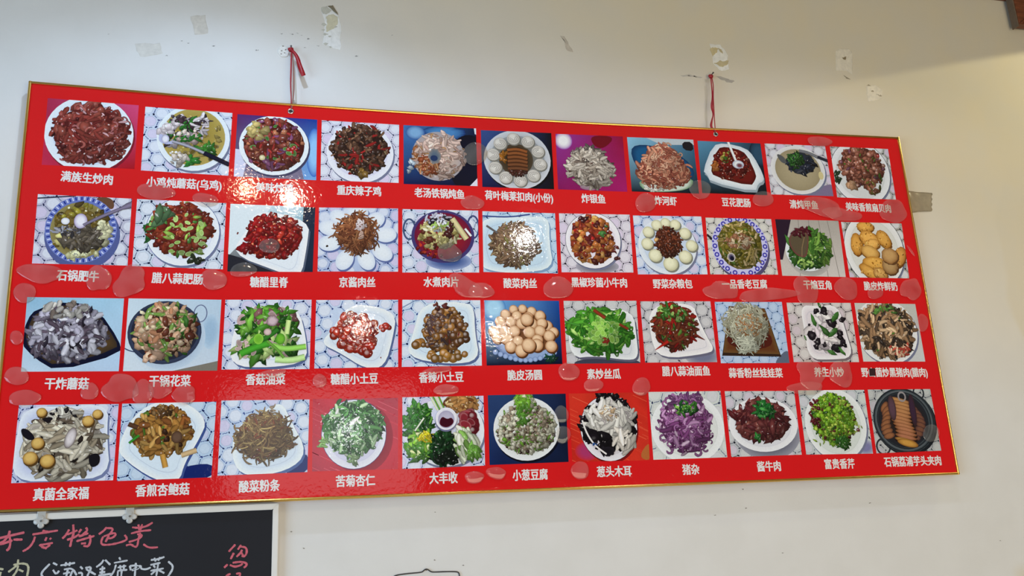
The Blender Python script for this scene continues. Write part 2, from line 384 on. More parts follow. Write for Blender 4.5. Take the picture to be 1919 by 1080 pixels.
PHOTO_QUADS = [
 [(0.0435,2.6095,0.2472,2.605,0.0439,2.4372,0.247,2.4368),
  (0.2626,2.6025,0.4667,2.5993,0.2615,2.4341,0.4624,2.4302),
  (0.4789,2.5972,0.6745,2.5948,0.475,2.4287,0.6729,2.4283),
  (0.6858,2.594,0.8839,2.5942,0.6834,2.4288,0.8797,2.4308),
  (0.895,2.5941,1.0889,2.5966,0.8926,2.4285,1.0864,2.4315),
  (1.1018,2.5927,1.2981,2.5964,1.0992,2.4299,1.2956,2.432),
  (1.3101,2.5948,1.5054,2.5988,1.3068,2.4325,1.5041,2.4343),
  (1.518,2.5979,1.7183,2.6019,1.5174,2.4357,1.7176,2.4382),
  (1.7311,2.5994,1.9295,2.6029,1.7275,2.4403,1.9294,2.4426),
  (1.9425,2.6036,2.141,2.6068,1.9417,2.4456,2.1435,2.4486),
  (2.157,2.6069,2.3553,2.6097,2.1553,2.4458,2.3523,2.4466),
  ],
 [(0.0418,2.3636,0.2459,2.3609,0.0433,2.1951,0.2456,2.1946),
  (0.2572,2.3607,0.4597,2.3582,0.2555,2.1935,0.4572,2.1901),
  (0.4696,2.3572,0.6715,2.3555,0.4676,2.185,0.6663,2.1878),
  (0.6806,2.3559,0.8771,2.3608,0.6777,2.1894,0.8742,2.1929),
  (0.8879,2.3598,1.085,2.3631,0.8848,2.191,1.0808,2.195),
  (1.0963,2.362,1.2934,2.3636,1.092,2.1967,1.2903,2.1965),
  (1.3045,2.364,1.505,2.3678,1.3007,2.2003,1.5007,2.2037),
  (1.5141,2.3658,1.7162,2.3702,1.5131,2.1988,1.7158,2.2029),
  (1.7287,2.3675,1.931,2.3701,1.7237,2.203,1.9294,2.2064),
  (1.9437,2.3706,2.1468,2.373,1.9422,2.2036,2.1426,2.2036),
  (2.155,2.37,2.3573,2.3722,2.1554,2.2031,2.3509,2.2036),
  ],
 [(0.04,2.1159,0.2427,2.1155,0.042,1.9459,0.2416,1.9457),
  (0.2525,2.1157,0.4566,2.1151,0.2506,1.9457,0.4529,1.9456),
  (0.4656,2.1153,0.6643,2.1178,0.4622,1.948,0.6608,1.9481),
  (0.6751,2.1173,0.873,2.1206,0.6719,1.9493,0.8701,1.952),
  (0.8835,2.1207,1.0805,2.1219,0.8791,1.952,1.0775,1.9542),
  (1.0909,2.122,1.2883,2.1231,1.0897,1.9542,1.2863,1.9573),
  (1.3005,2.1232,1.5018,2.1258,1.2983,1.9579,1.4973,1.9584),
  (1.5122,2.1245,1.7147,2.127,1.5107,1.9598,1.7149,1.9603),
  (1.7271,2.1257,1.9296,2.1282,1.7253,1.9574,1.9281,1.9572),
  (1.944,2.1261,2.1451,2.1278,1.9414,1.9594,2.143,1.9585),
  (2.1571,2.1279,2.3556,2.1271,2.1567,1.96,2.3557,1.9592),
  ],
 [(0.0441,1.8723,0.2461,1.8716,0.0434,1.7055,0.2448,1.7046),
  (0.2533,1.872,0.4536,1.8739,0.2525,1.7026,0.4487,1.7039),
  (0.4646,1.8762,0.6614,1.8758,0.4617,1.707,0.6581,1.7087),
  (0.6687,1.877,0.8688,1.8768,0.6689,1.7096,0.8659,1.7087),
  (0.8791,1.8779,1.0783,1.8791,0.8759,1.7084,1.0749,1.7102),
  (1.0891,1.8803,1.2895,1.8817,1.0861,1.7111,1.2853,1.7126),
  (1.2979,1.8816,1.5062,1.8825,1.2949,1.7123,1.4989,1.7101),
  (1.5121,1.8831,1.7147,1.8834,1.5091,1.7111,1.7132,1.7112),
  (1.7269,1.8826,1.9305,1.8809,1.7245,1.7115,1.928,1.7118),
  (1.9427,1.8822,2.1454,1.8813,1.9413,1.7114,2.142,1.7086),
  (2.1564,1.8819,2.3557,1.8811,2.1528,1.709,2.357,1.7105),
  ],
]

# ------------------------------------------------------------------ the forty-four printed dishes
def d_fried_meat(p):
    p.bg([(165, 50, 85), (205, 80, 125), (190, 50, 85), (170, 20, 35)]); p.plate(.48, .50, .485, .58, (205, 216, 232), shadow=(130, 30, 50))
    p.pile(.5, .5, .42, .46, 300, [(4, 'strip', .16, (138, 64, 56)), (2, 'chunk', .07, (150, 78, 66)), (1, 'curl', .12, (160, 92, 84)), (3, 'strip', .12, (110, 42, 40)), (2, 'chunk', .045, (150, 75, 68)), (1.3, 'curl', .08, (176, 112, 112)), (1, 'strip', .09, (205, 165, 168)), (1, 'chunk', .04, (80, 25, 28))], (92, 34, 32))
def d_chicken_soup(p):
    p.lace((196, 206, 222), (45, 65, 130), hole=(.56, .45, .4, .5)); p.plate(.57, .44, .42, .52, (205, 218, 230), (165, 148, 78)); p.ell(.57, .43, .365, .45, (160, 142, 70), (178, 160, 92))
    p.pile(.62, .45, .3, .36, 60, [(1, 'chunk', .04, (178, 160, 95)), (1, 'slice', .05, (150, 130, 60)), (1, 'dot', .012, (205, 195, 130))], pw=.6)
    p.pile(.38, .36, .19, .26, 70, [(3, 'chunk', .055, (205, 195, 198)), (1, 'chunk', .05, (80, 70, 75)), (1, 'leaf', .04, (60, 130, 55)), (1, 'dot', .02, (235, 235, 240))])
    p.pile(.5, .24, .16, .12, 30, [(3, 'leaf', .04, (55, 125, 50)), (1, 'chunk', .04, (75, 55, 65))]); p.pile(.65, .24, .09, .17, 30, [(3, 'strip', .12, (215, 205, 208)), (1, 'noodle', .12, (70, 60, 70))])
    p.pile(.52, .42, .14, .12, 26, [(2, 'leaf', .035, (65, 140, 60)), (2, 'chunk', .04, (225, 200, 190))]); p.pile(.74, .62, .09, .07, 14, [(1, 'leaf', .05, (70, 135, 55))]); p.pile(.57, .83, .05, .09, 10, [(1, 'leaf', .045, (60, 140, 60))]); p.pile(.42, .76, .12, .12, 26, [(1, 'chunk', .045, (215, 205, 195)), (1, 'dot', .02, (245, 245, 245))])
    p.line([(.2, .42), (.19, .52), (.28, .56), (.36, .52)], .022, (180, 185, 215)); p.ell(.25, .49, .045, .07, (225, 225, 240), (150, 150, 180)); p.ribbon(smooth_line([(.33, .52), (.5, .57), (.72, .68)]), .022, lin((150, 150, 160)), light=1.6); p.ribbon([(.7, .67), (1.02, .84)], .034, lin((22, 25, 50)))
def d_tasty_chicken(p):
    p.bg([(92, 45, 105), (25, 65, 150), (120, 115, 140), (120, 170, 220)], mottle=.12); p.poly([(0, .56), (.17, .58), (.1, 1.05), (-.05, 1.05)], (205, 208, 228), sm=0); p.poly([(.17, .58), (.8, .75), (.86, 1.05), (.1, 1.05)], (125, 118, 142), sm=0); p.ell(.97, .55, .1, .4, (150, 195, 235), (60, 110, 190))
    p.plate(.47, .47, .43, .48, (212, 222, 234), (95, 38, 30), shadow=(70, 70, 100)); p.ell(.47, .46, .375, .43, (96, 40, 30), (72, 26, 24))
    p.pile(.47, .45, .35, .42, 200, [(4, 'chunk', .055, (150, 82, 68)), (2, 'chunk', .05, (110, 45, 40)), (2, 'strip', .1, (165, 60, 55)), (1, 'strip', .14, (135, 85, 120)), (1, 'chunk', .04, (195, 130, 95)), (.6, 'slice', .035, (80, 130, 60)), (.6, 'dot', .012, (240, 215, 210))])
    p.pile(.25, .26, .1, .14, 16, [(1, 'chunk', .06, (215, 195, 130))]); p.piece('ball', .33, .68, .045, (225, 215, 170)); p.pile(.68, .54, .07, .09, 9, [(1, 'slice', .05, (110, 160, 80)), (1, 'ball', .03, (190, 35, 40))])
def d_spicy_chicken(p):
    p.lace((206, 206, 220), (60, 65, 105), hole=(.5, .5, .42, .5)); p.plate(.5, .52, .43, .5, (212, 212, 228))
    p.pile(.49, .46, .37, .42, 250, [(4, 'chunk', .052, (104, 74, 58)), (3, 'chunk', .045, (70, 48, 40)), (1.3, 'strip', .13, (150, 42, 40)), (2, 'strip', .1, (130, 98, 76)), (1, 'dot', .011, (215, 195, 150))], (52, 32, 28))
    p.pile(.55, .85, .06, .05, 5, [(1, 'chunk', .07, (145, 115, 60))])
def d_pot_fish(p):
    p.bg([(70, 120, 175), (12, 22, 60), (10, 30, 85), (8, 12, 34)], mottle=.15); p.ell(.55, .1, .3, .12, (80, 135, 185), (25, 55, 115), wob=.08); p.ell(.16, .12, .13, .12, (130, 170, 205), (50, 90, 150)); p.ell(.9, .62, .3, .5, (14, 18, 44), (10, 14, 36)); p.poly([(.97, .0), (1.02, 0), (1.02, .12), (.98, .1)], (220, 225, 230), sm=0); p.poly([(.88, 1.02), (1.02, .84), (1.02, 1.02)], (215, 215, 225), sm=0)
    p.ell(.47, .51, .36, .42, (190, 170, 155), (165, 160, 165)); p.pile(.32, .55, .2, .26, 70, [(2, 'chunk', .045, (150, 100, 65)), (1, 'leaf', .04, (95, 95, 50)), (2, 'strip', .1, (180, 140, 105))])
    p.pile(.5, .5, .33, .38, 150, [(4, 'strip', .17, (208, 184, 172)), (3, 'strip', .14, (178, 150, 138)), (1, 'curl', .07, (165, 130, 90)), (1, 'dot', .015, (235, 225, 220))]); p.pile(.34, .68, .14, .18, 50, [(2, 'chunk', .04, (160, 88, 55)), (1, 'strip', .09, (190, 140, 100))])
    p.ell(.42, .52, .085, .13, (95, 110, 125), (140, 135, 130), wob=.1); p.ell(.41, .55, .05, .05, (40, 60, 100)); p.pile(.1, .7, .06, .1, 10, [(1, 'chunk', .04, (190, 205, 215))])
def d_pork_buns(p):
    p.bg([(60, 85, 140), (10, 10, 22), (25, 28, 75), (10, 10, 20)]); p.plate(.5, .5, .47, .52, (150, 155, 158), (112, 108, 100), shadow=(8, 8, 18)); p.ell(.48, .5, .24, .28, (60, 48, 30), (82, 70, 55))
    p.ring_of(.49, .5, .335, .37, 10, .108, (196, 192, 184), .2, swirl=True)
    p.pile(.3, .5, .06, .1, 8, [(1, 'leaf', .05, (180, 120, 45))]); p.poly([(.34, .32), (.62, .26), (.66, .72), (.36, .72)], (80, 48, 28), (48, 28, 18)); p.pile(.5, .72, .13, .07, 24, [(1, 'chunk', .035, (85, 45, 35))])
    for k in range(6): p.ribbon(smooth_line([(.36, .34+k*.065), (.5, .31+k*.068), (.64, .36+k*.062)]), .027, lin((140-k*6, 86-k*3, 46)), dark=.3)
def d_silver_fish(p):
    p.bg([(150, 60, 150), (150, 15, 60), (130, 20, 90), (165, 30, 110)], mottle=.08); p.poly([(.5, 0), (.9, 0), (.7, .25), (.55, .2)], (120, 10, 35)); p.ell(.11, .12, .13, .16, (235, 235, 250), (150, 70, 170))
    p.pile(.47, .4, .25, .18, 90, [(1, 'strip', .13, (100, 92, 88)), (1, 'strip', .12, (140, 132, 124))], (90, 60, 75)); p.ell(.47, .82, .22, .17, (160, 150, 150), (150, 120, 140), wob=.08)
    p.pile(.47, .62, .33, .33, 210, [(4, 'strip', .17, (196, 188, 176)), (3, 'strip', .14, (160, 150, 138)), (1.4, 'strip', .12, (112, 100, 92)), (.6, 'chunk', .03, (95, 70, 60))])
def d_river_shrimp(p):
    p.bg([(150, 200, 225), (60, 110, 140), (10, 30, 45), (10, 18, 30)], mottle=.1); p.poly([(-.02, .2), (.3, .1), (.9, .35), (1, .8), (.2, .8)], (25, 95, 140), (15, 60, 100)); p.poly([(.25, -.02), (1.02, -.02), (1.02, .1), (.5, .12)], (190, 200, 205), sm=0); p.poly([(.82, .05), (.98, .04), (.99, .22), (.83, .2)], (35, 32, 40), sm=1)
    p.poly([(.1, .75), (.95, .68), (.9, .92), (.5, 1.0), (.15, .98)], (200, 210, 200), (110, 150, 110)); p.pile(.33, .93, .14, .05, 22, [(1, 'chunk', .04, (225, 225, 215))])
    p.pile(.5, .62, .42, .3, 190, [(4, 'strip', .14, (196, 136, 112)), (3, 'strip', .13, (158, 92, 76)), (2, 'curl', .08, (214, 168, 140)), (1, 'strip', .1, (120, 58, 52))], (130, 75, 62)); p.pile(.5, .36, .26, .26, 110, [(4, 'strip', .14, (206, 152, 126)), (3, 'strip', .13, (170, 104, 86)), (2, 'curl', .08, (226, 184, 158))], (150, 95, 80))
def d_tofu_intestine(p):
    p.bg([(95, 150, 180), (20, 40, 60), (10, 18, 28), (12, 20, 32)]); p.ell(.95, .2, .15, .25, (50, 85, 110), (20, 40, 60))
    o = [(.23, .08), (.42, .02), (.75, .1), (.86, .25), (.98, .6), (.97, .74), (.88, .78), (.82, .95), (.14, .78), (.1, .64), (.04, .58)]; p.poly([(x+.01, y+.05) for x, y in o], (150, 165, 175), sm=1); p.poly(o, (222, 229, 233), (200, 212, 220), sm=1)
    q = [(.3, .13), (.45, .09), (.7, .16), (.78, .3), (.87, .62), (.84, .72), (.76, .84), (.2, .68), (.16, .54)]; p.poly(q, (112, 28, 24), (80, 18, 16), sm=1)
    p.pile(.5, .45, .28, .29, 120, [(3, 'curl', .07, (128, 40, 32)), (3, 'chunk', .045, (100, 24, 22)), (1, 'curl', .05, (200, 150, 130)), (1, 'dot', .012, (235, 205, 190)), (1, 'strip', .08, (150, 66, 44))]); p.pile(.25, .48, .05, .09, 8, [(1, 'chunk', .05, (190, 120, 60))]); p.pile(.43, .3, .08, .12, 18, [(2, 'leaf', .028, (80, 120, 45)), (1, 'chunk', .03, (160, 150, 70))])
    p.ribbon([(.48, .0), (.53, .2), (.58, .4)], .022, lin((225, 232, 238)), dark=.7); p.ell(.6, .43, .09, .08, (230, 235, 242), (170, 180, 200)); p.ell(.62, .45, .055, .05, (120, 70, 80), (190, 195, 210))
def d_turtle(p):
    p.lace((196, 194, 200), (120, 120, 140), hole=(.5, .5, .4, .45)); p.poly([(.6, .95), (1.05, .7), (1.05, 1.05), (.6, 1.05)], (130, 120, 150)); p.plate(.49, .5, .44, .48, (196, 196, 190), (168, 158, 130)); p.ell(.49, .5, .37, .41, (172, 162, 134), (156, 146, 118))
    p.poly([(.16, .18), (.3, .25), (.32, .4), (.22, .36)], (95, 98, 100)); p.ell(.55, .37, .24, .22, (52, 60, 78), (44, 50, 58), wob=.06); p.pile(.55, .4, .22, .18, 40, [(2, 'leaf', .06, (48, 56, 74)), (1, 'strip', .12, (80, 84, 96)), (1, 'leaf', .05, (35, 38, 48))]); p.pile(.47, .31, .12, .17, 60, [(3, 'leaf', .035, (44, 92, 42)), (2, 'leaf', .03, (70, 125, 60)), (1, 'leaf', .03, (25, 55, 30))])
    p.ribbon(smooth_line([(.55, .12), (.7, .15), (.85, .24)]), .03, lin((120, 122, 128))); p.ribbon([(.84, .23), (1.02, .31)], .03, lin((45, 48, 62))); p.ell(.85, .6, .04, .08, (205, 195, 150))
def d_clams(p):
    p.lace((178, 180, 178), (90, 95, 105)); p.plate(.46, .5, .5, .62, (208, 212, 214), edge=(58, 66, 80))
    p.pile(.5, .38, .38, .4, 190, [(4, 'chunk', .055, (158, 104, 86)), (3, 'chunk', .05, (122, 72, 60)), (2, 'ball', .04, (186, 136, 118)), (1, 'leaf', .035, (92, 120, 50)), (.7, 'chunk', .04, (130, 85, 105))], (92, 55, 44)); p.pile(.62, .76, .14, .16, 30, [(2, 'chunk', .05, (150, 100, 80)), (1, 'leaf', .04, (110, 110, 50))]); p.pile(.28, .75, .06, .08, 8, [(1, 'chunk', .06, (186, 150, 120))])
    p.pile(.05, .62, .04, .1, 8, [(1, 'leaf', .05, (50, 80, 55))]); p.piece('ball', .8, .15, .035, (160, 40, 40))
# row 2
def d_pot_beef(p):
    p.lace((188, 188, 204), (75, 80, 125), hole=(.47, .5, .38, .45)); p.line([(0, .06), (.4, .0)], .01, (60, 60, 80)); p.poly([(.6, 0), (.8, 0), (.82, .2), (.66, .12)], (110, 80, 60))
    p.ell(.5, .58, .4, .5, (90, 100, 150)); p.ell(.48, .49, .38, .49, (88, 106, 176), (120, 134, 192))
    for k in range(70):
        a = k*math.tau/70; p.ribbon([(.48+.345*math.cos(a)*q, .49+.45*math.sin(a)*q) for q in (.96, 1.07)], .009, lin((200, 205, 230) if k % 2 else (40, 55, 140)), flat=True)
    p.ell(.47, .5, .315, .41, (118, 100, 52), (150, 140, 90)); p.pile(.47, .36, .27, .24, 70, [(2, 'chunk', .05, (125, 105, 45)), (1, 'chunk', .05, (90, 75, 40)), (1, 'chunk', .04, (160, 150, 60)), (1, 'dot', .014, (225, 220, 190))])
    p.pile(.72, .55, .07, .18, 26, [(1, 'chunk', .05, (226, 222, 184))]); p.pile(.52, .86, .2, .05, 26, [(1, 'chunk', .05, (228, 226, 178)), (1, 'curl', .04, (150, 150, 140))]); p.pile(.3, .68, .09, .1, 16, [(1, 'chunk', .05, (214, 205, 140)), (1, 'chunk', .04, (140, 120, 50))])
    p.pile(.5, .62, .2, .17, 70, [(2, 'leaf', .06, (112, 102, 88)), (1, 'strip', .1, (86, 76, 66)), (1, 'strip', .1, (140, 130, 120))]); p.pile(.33, .52, .16, .06, 20, [(1, 'strip', .1, (150, 150, 160)), (1, 'strip', .1, (80, 76, 80))])
    p.ell(.31, .38, .045, .05, (238, 240, 250), (190, 190, 205)); p.ell(.47, .37, .07, .11, (228, 225, 240), (165, 150, 185)); p.ribbon(smooth_line([(.5, .43), (.7, .28), (1.02, .08)]), [.02]*3+[.024]*4+[.045]*3, lin((120, 112, 132)), light=1.5)
def d_garlic_intestine(p):
    p.lace((200, 210, 222), (35, 50, 105), hole=(.53, .47, .4, .48)); p.plate(.53, .46, .41, .51, (216, 221, 234), edge=(90, 110, 160))
    p.pile(.16, .48, .07, .16, 14, [(1, 'leaf', .05, (45, 110, 55))]); p.pile(.51, .42, .35, .4, 210, [(5, 'chunk', .058, (156, 68, 44)), (3, 'chunk', .05, (126, 44, 34)), (1, 'curl', .06, (190, 104, 70)), (1.5, 'slice', .035, (166, 200, 110)), (.8, 'leaf', .035, (90, 145, 70))], (112, 44, 30))
    p.pile(.6, .5, .26, .3, 26, [(2, 'slice', .045, (184, 214, 130)), (1, 'leaf', .045, (170, 205, 100))]); p.pile(.3, .24, .06, .14, 5, [(1, 'leaf', .09, (100, 135, 95))]); p.pile(.7, .88, .08, .04, 8, [(1, 'chunk', .045, (50, 60, 40))])
def d_sweet_pork(p):
    p.bg([(222, 230, 232), (150, 190, 205), (45, 48, 58), (20, 38, 62)]); p.poly([(-.02, -.02), (.5, -.02), (.3, .35), (.02, .75), (-.02, .75)], (216, 226, 230), sm=0); p.poly([(.86, .0), (1.02, .0), (1.02, 1.02), (.84, 1.02)], (28, 48, 72), (20, 38, 60), sm=0); p.poly([(-.02, .74), (.3, .85), (.6, 1.02), (-.02, 1.02)], (42, 44, 54), sm=0)
    p.square([(.3, .06), (.94, .2), (.92, .6), (.86, 1.12), (.6, 1.0), (.02, .74), (.2, .4)], (222, 228, 236), (90, 100, 120))
    p.pile(.52, .48, .34, .34, 200, [(5, 'chunk', .05, (164, 26, 32)), (3, 'chunk', .045, (122, 14, 24)), (2, 'chunk', .035, (196, 62, 46)), (1, 'dot', .018, (232, 150, 110)), (.8, 'dot', .012, (250, 220, 205))], (100, 12, 20)); p.pile(.22, .66, .1, .06, 12, [(1, 'chunk', .05, (140, 18, 28))]); p.pile(.09, .45, .01, .06, 2, [(1, 'dot', .015, (120, 40, 40))])
def d_bean_sauce_pork(p):
    p.lace((176, 190, 216), (45, 70, 150), hole=(.5, .5, .4, .45))
    for x, y, a in ((.48, .08, 0), (.26, .17, .7), (.7, .2, -.6), (.84, .42, 0), (.8, .7, .6), (.14, .32, .2), (.14, .56, -.1), (.33, .82, -1.1), (.6, .82, 1.1)):
        p.ell(x+.012, y+.025, .145, .125, (96, 112, 160), rot=a); p.ell(x, y, .14, .122, (222, 228, 236), (206, 215, 228), rot=a)
    p.pile(.47, .4, .235, .28, 230, [(4, 'noodle', .22, (150, 98, 66)), (3, 'noodle', .2, (112, 66, 46)), (1, 'noodle', .2, (180, 130, 90))], (84, 48, 34)); p.pile(.53, .28, .06, .08, 30, [(1, 'strip', .07, (215, 200, 200))]); p.pile(.53, .42, .015, .1, 10, [(1, 'strip', .07, (205, 175, 160))]); p.piece('dot', .11, .61, .02, (70, 50, 40))
def d_boiled_pork(p):
    p.lace((196, 206, 222), (80, 95, 140), hole=(.54, .45, .42, .45)); p.ell(.6, .82, .3, .14, (70, 95, 150), (150, 165, 200)); p.ringline(.09, .32, .075, .16, .014, (70, 90, 125)); p.ringline(.93, .27, .075, .18, .014, (70, 80, 125))
    p.ell(.53, .43, .415, .42, (52, 42, 90), (74, 64, 120)); p.ell(.53, .42, .375, .375, (150, 26, 40), (112, 16, 62)); p.pile(.42, .6, .24, .16, 50, [(1, 'dot', .022, (180, 60, 35)), (1, 'chunk', .03, (130, 18, 28))]); p.pile(.47, .4, .26, .22, 120, [(3, 'chunk', .05, (205, 196, 136)), (2, 'chunk', .05, (172, 156, 92)), (1, 'strip', .12, (222, 216, 180)), (1, 'chunk', .04, (110, 56, 40)), (.6, 'dot', .016, (70, 30, 30))])
    p.pile(.47, .15, .16, .08, 40, [(1, 'chunk', .04, (45, 40, 55)), (1, 'strip', .1, (190, 190, 205))]); p.pile(.5, .26, .14, .08, 30, [(1, 'strip', .1, (210, 215, 225)), (1, 'strip', .08, (160, 190, 100))]); p.ribbon([(.65, .14), (.84, .47)], .045, lin((205, 195, 150))); p.ribbon([(.82, .3), (.9, .42)], .018, lin((230, 235, 245)))
    p.pile(.62, .33, .05, .12, 8, [(1, 'chunk', .05, (80, 34, 34))])
def d_pickle_pork(p):
    p.lace((180, 204, 222), (50, 85, 150), (205, 220, 232), (190, 208, 228), hole=(.44, .55, .52, .62)); p.square([(-.1, .1), (.6, .08), (.92, .05), (.9, .5), (.95, .92), (.5, 1.0), (.18, 1.0), (-.08, .9)], (192, 214, 228), (130, 160, 190))
    p.line([(0, .08), (.35, .09), (.65, .03)], .012, (60, 80, 140)); p.pile(.42, .53, .31, .36, 330, [(4, 'strip', .14, (136, 110, 86)), (3, 'strip', .13, (104, 80, 62)), (1, 'noodle', .16, (168, 148, 112)), (.5, 'strip', .1, (130, 125, 60))], (96, 74, 56)); p.ribbon([(.05, .24), (.2, .36)], .016, lin((100, 95, 95)))
def d_pepper_beef(p):
    p.lace((206, 200, 212), (60, 55, 75), (222, 220, 226), (216, 204, 224), hole=(.46, .46, .38, .45)); p.ell(.5, .9, .3, .12, (120, 120, 130), (170, 168, 180)); p.plate(.46, .46, .385, .475, (224, 218, 228), edge=(60, 55, 85))
    p.pile(.45, .46, .29, .4, 210, [(4, 'cube', .045, (196, 124, 66)), (3, 'cube', .045, (150, 62, 40)), (3, 'chunk', .045, (104, 36, 36)), (1.5, 'cube', .04, (222, 172, 100)), (1, 'cube', .035, (186, 36, 34)), (.3, 'chunk', .03, (90, 150, 80))]); p.pile(.34, .1, .05, .06, 5, [(1, 'chunk', .045, (80, 30, 40))]); p.pile(.78, .68, .06, .14, 5, [(1, 'chunk', .045, (110, 50, 50))]); p.pile(.58, .34, .03, .03, 4, [(1, 'chunk', .05, (100, 165, 90))])
def d_coarse_buns(p):
    p.lace((184, 200, 224), (60, 85, 155), hole=(.47, .5, .42, .48)); p.plate(.46, .52, .42, .48, (196, 210, 228)); 
    for x, y, s in ((.33, .16, .092), (.46, .12, .085), (.6, .15, .09), (.73, .3, .1), (.81, .51, .1), (.2, .28, .095), (.17, .48, .1), (.27, .68, .112), (.7, .7, .112), (.48, .82, .125)):
        p.ell(x+.012, y+.02, s*1.05/ASP, s*1.05, (130, 132, 120)); p.ell(x, y, s/ASP, s*.98, (228, 228, 200), (186, 184, 150), hl=(-s*.2, -s*.25), n=22)
    p.pile(.48, .46, .19, .26, 150, [(3, 'chunk', .035, (96, 50, 34)), (2, 'strip', .09, (124, 66, 44)), (1, 'strip', .08, (66, 30, 24)), (.5, 'dot', .014, (190, 130, 90))], (70, 34, 24)); p.piece('chunk', .3, .42, .04, (205, 165, 110))
def d_old_tofu(p):
    p.lace((200, 200, 196), (45, 45, 55), (216, 216, 210), (210, 204, 214), p=.17, hole=(.48, .5, .4, .5)); p.ribbon([(.0, .3), (.1, .42)], .02, lin((40, 35, 45))); p.ell(.5, .56, .42, .54, (90, 85, 120)); p.ell(.48, .5, .42, .54, (205, 205, 235), (190, 190, 228))
    for k in range(20):
        a = k*math.tau/20; x, y = .48+.375*math.cos(a), .5+.49*math.sin(a); p.ringline(x, y, .026, .032, .011, (66, 62, 170)); p.piece('dot', .48+.4*math.cos(a+.16), .5+.52*math.sin(a+.16), .022, (70, 66, 175))
    p.ell(.48, .48, .33, .43, (134, 124, 56), (104, 96, 40)); p.pile(.48, .48, .31, .41, 200, [(3, 'strip', .12, (162, 146, 92)), (3, 'chunk', .05, (126, 118, 46)), (2, 'chunk', .05, (96, 96, 36)), (1.4, 'strip', .12, (196, 178, 136)), (1, 'leaf', .05, (88, 120, 44))]); p.pile(.46, .42, .2, .14, 50, [(1, 'strip', .12, (190, 176, 150)), (1, 'chunk', .04, (165, 120, 90))]); p.ell(.33, .7, .06, .08, (80, 75, 110), (215, 210, 200)); p.ell(.34, .72, .03, .04, (20, 20, 50))
def d_beans(p):
    p.bg([(178, 174, 168), (170, 166, 160), (198, 194, 190), (202, 198, 196)], mottle=.04)
    for q in ((.28, 1.0, .36, 0), (.5, 1.0, .52, 0), (.72, 1.0, .68, 0), (.9, 1.0, .82, 0)): p.line([(q[0], q[1]), (q[2], q[3])], .005, (140, 134, 130), 0)
    p.poly([(-.02, -.02), (.25, -.02), (.04, .72), (-.02, .72)], (48, 30, 52), sm=0); p.ell(.46, .66, .34, .34, (150, 150, 150), (180, 178, 175)); p.plate(.44, .56, .34, .35, (200, 214, 216), shadow=None)
    p.pile(.45, .5, .3, .3, 60, [(1, 'leaf', .07, (52, 98, 50)), (1, 'leaf', .07, (76, 130, 60))], (48, 70, 40)); p.pile(.6, .5, .22, .3, 110, [(3, 'strip', .17, (74, 118, 52)), (2, 'strip', .15, (118, 156, 76)), (1, 'strip', .12, (48, 78, 38))]); p.pile(.4, .75, .2, .12, 34, [(1, 'strip', .12, (160, 196, 110)), (1, 'leaf', .05, (60, 110, 50))])
    p.poly([(.14, .35), (.3, .18), (.5, .2), (.46, .5), (.4, .7), (.22, .62)], (98, 88, 70), (120, 66, 70)); p.ribbon([(.45, .2), (.36, .5), (.34, .66)], .008, lin((140, 120, 90))); p.pile(.38, .22, .14, .06, 16, [(1, 'leaf', .05, (96, 30, 48))])
def d_fried_milk(p):
    p.lace((176, 176, 170), (70, 72, 78)); p.plate(.48, .5, .49, .66, (212, 214, 210), edge=(48, 58, 70))
    for x, y, a, b, ro, c in ((.38, .08, .14, .1, 0, (214, 160, 70)), (.2, .4, .1, .2, .1, (205, 150, 62)), (.42, .3, .17, .14, .4, (222, 168, 80)), (.45, .4, .14, .1, -.3, (226, 176, 92)), (.66, .3, .1, .18, -.5, (204, 152, 66)), (.4, .54, .15, .12, .3, (210, 170, 96)), (.88, .62, .1, .2, .5, (196, 142, 70)), (.45, .74, .2, .12, .1, (216, 164, 72)), (.35, .9, .2, .1, .6, (200, 150, 66)), (.52, .92, .12, .1, .3, (190, 150, 90)), (.7, .78, .13, .16, 0, (150, 126, 96)), (.72, .6, .14, .14, 0, (170, 138, 98))):
        p.ell(x+.01, y+.02, a*1.05, b*1.05, mixc(c, (60, 30, 10), .6), rot=ro, wob=.05); p.ell(x, y, a, b, mixc(c, (240, 200, 130), .35), mixc(c, (120, 70, 20), .45), rot=ro, hl=(-.02, -.03), wob=.06, n=26)
        if c[2] < 95: p.pile(x, y, a*.8, b*.8, 16, [(1, 'dot', .016, mixc(c, (250, 215, 140), .5)), (1, 'dot', .014, mixc(c, (120, 70, 20), .5))])
# row 3
def d_fried_mushroom(p):
    p.bg([(150, 190, 214), (170, 204, 224), (190, 208, 222), (180, 200, 222)]); p.poly([(.02, .3), (.1, .16), (.45, .04), (.75, .18), (.98, .58), (1.02, .76), (.36, 1.0), (.12, .82), (-.03, .62)], (24, 28, 52), (14, 20, 50), sm=1); p.poly([(.05, .32), (.12, .2), (.45, .08), (.72, .2), (.95, .58), (.97, .7), (.36, .94), (.14, .78), (.01, .6)], (92, 72, 44), (66, 54, 42), sm=1)
    p.pile(.44, .5, .4, .38, 220, [(3, 'stalk', .13, (166, 162, 176)), (2, 'stalk', .12, (204, 202, 212)), (2, 'leaf', .06, (124, 116, 130)), (2, 'strip', .13, (96, 84, 96)), (1, 'leaf', .05, (58, 52, 66)), (.5, 'leaf', .05, (86, 96, 130))], (74, 66, 78)); p.pile(.4, .16, .2, .1, 26, [(1, 'stalk', .12, (190, 186, 180)), (1, 'stalk', .1, (130, 118, 110))])
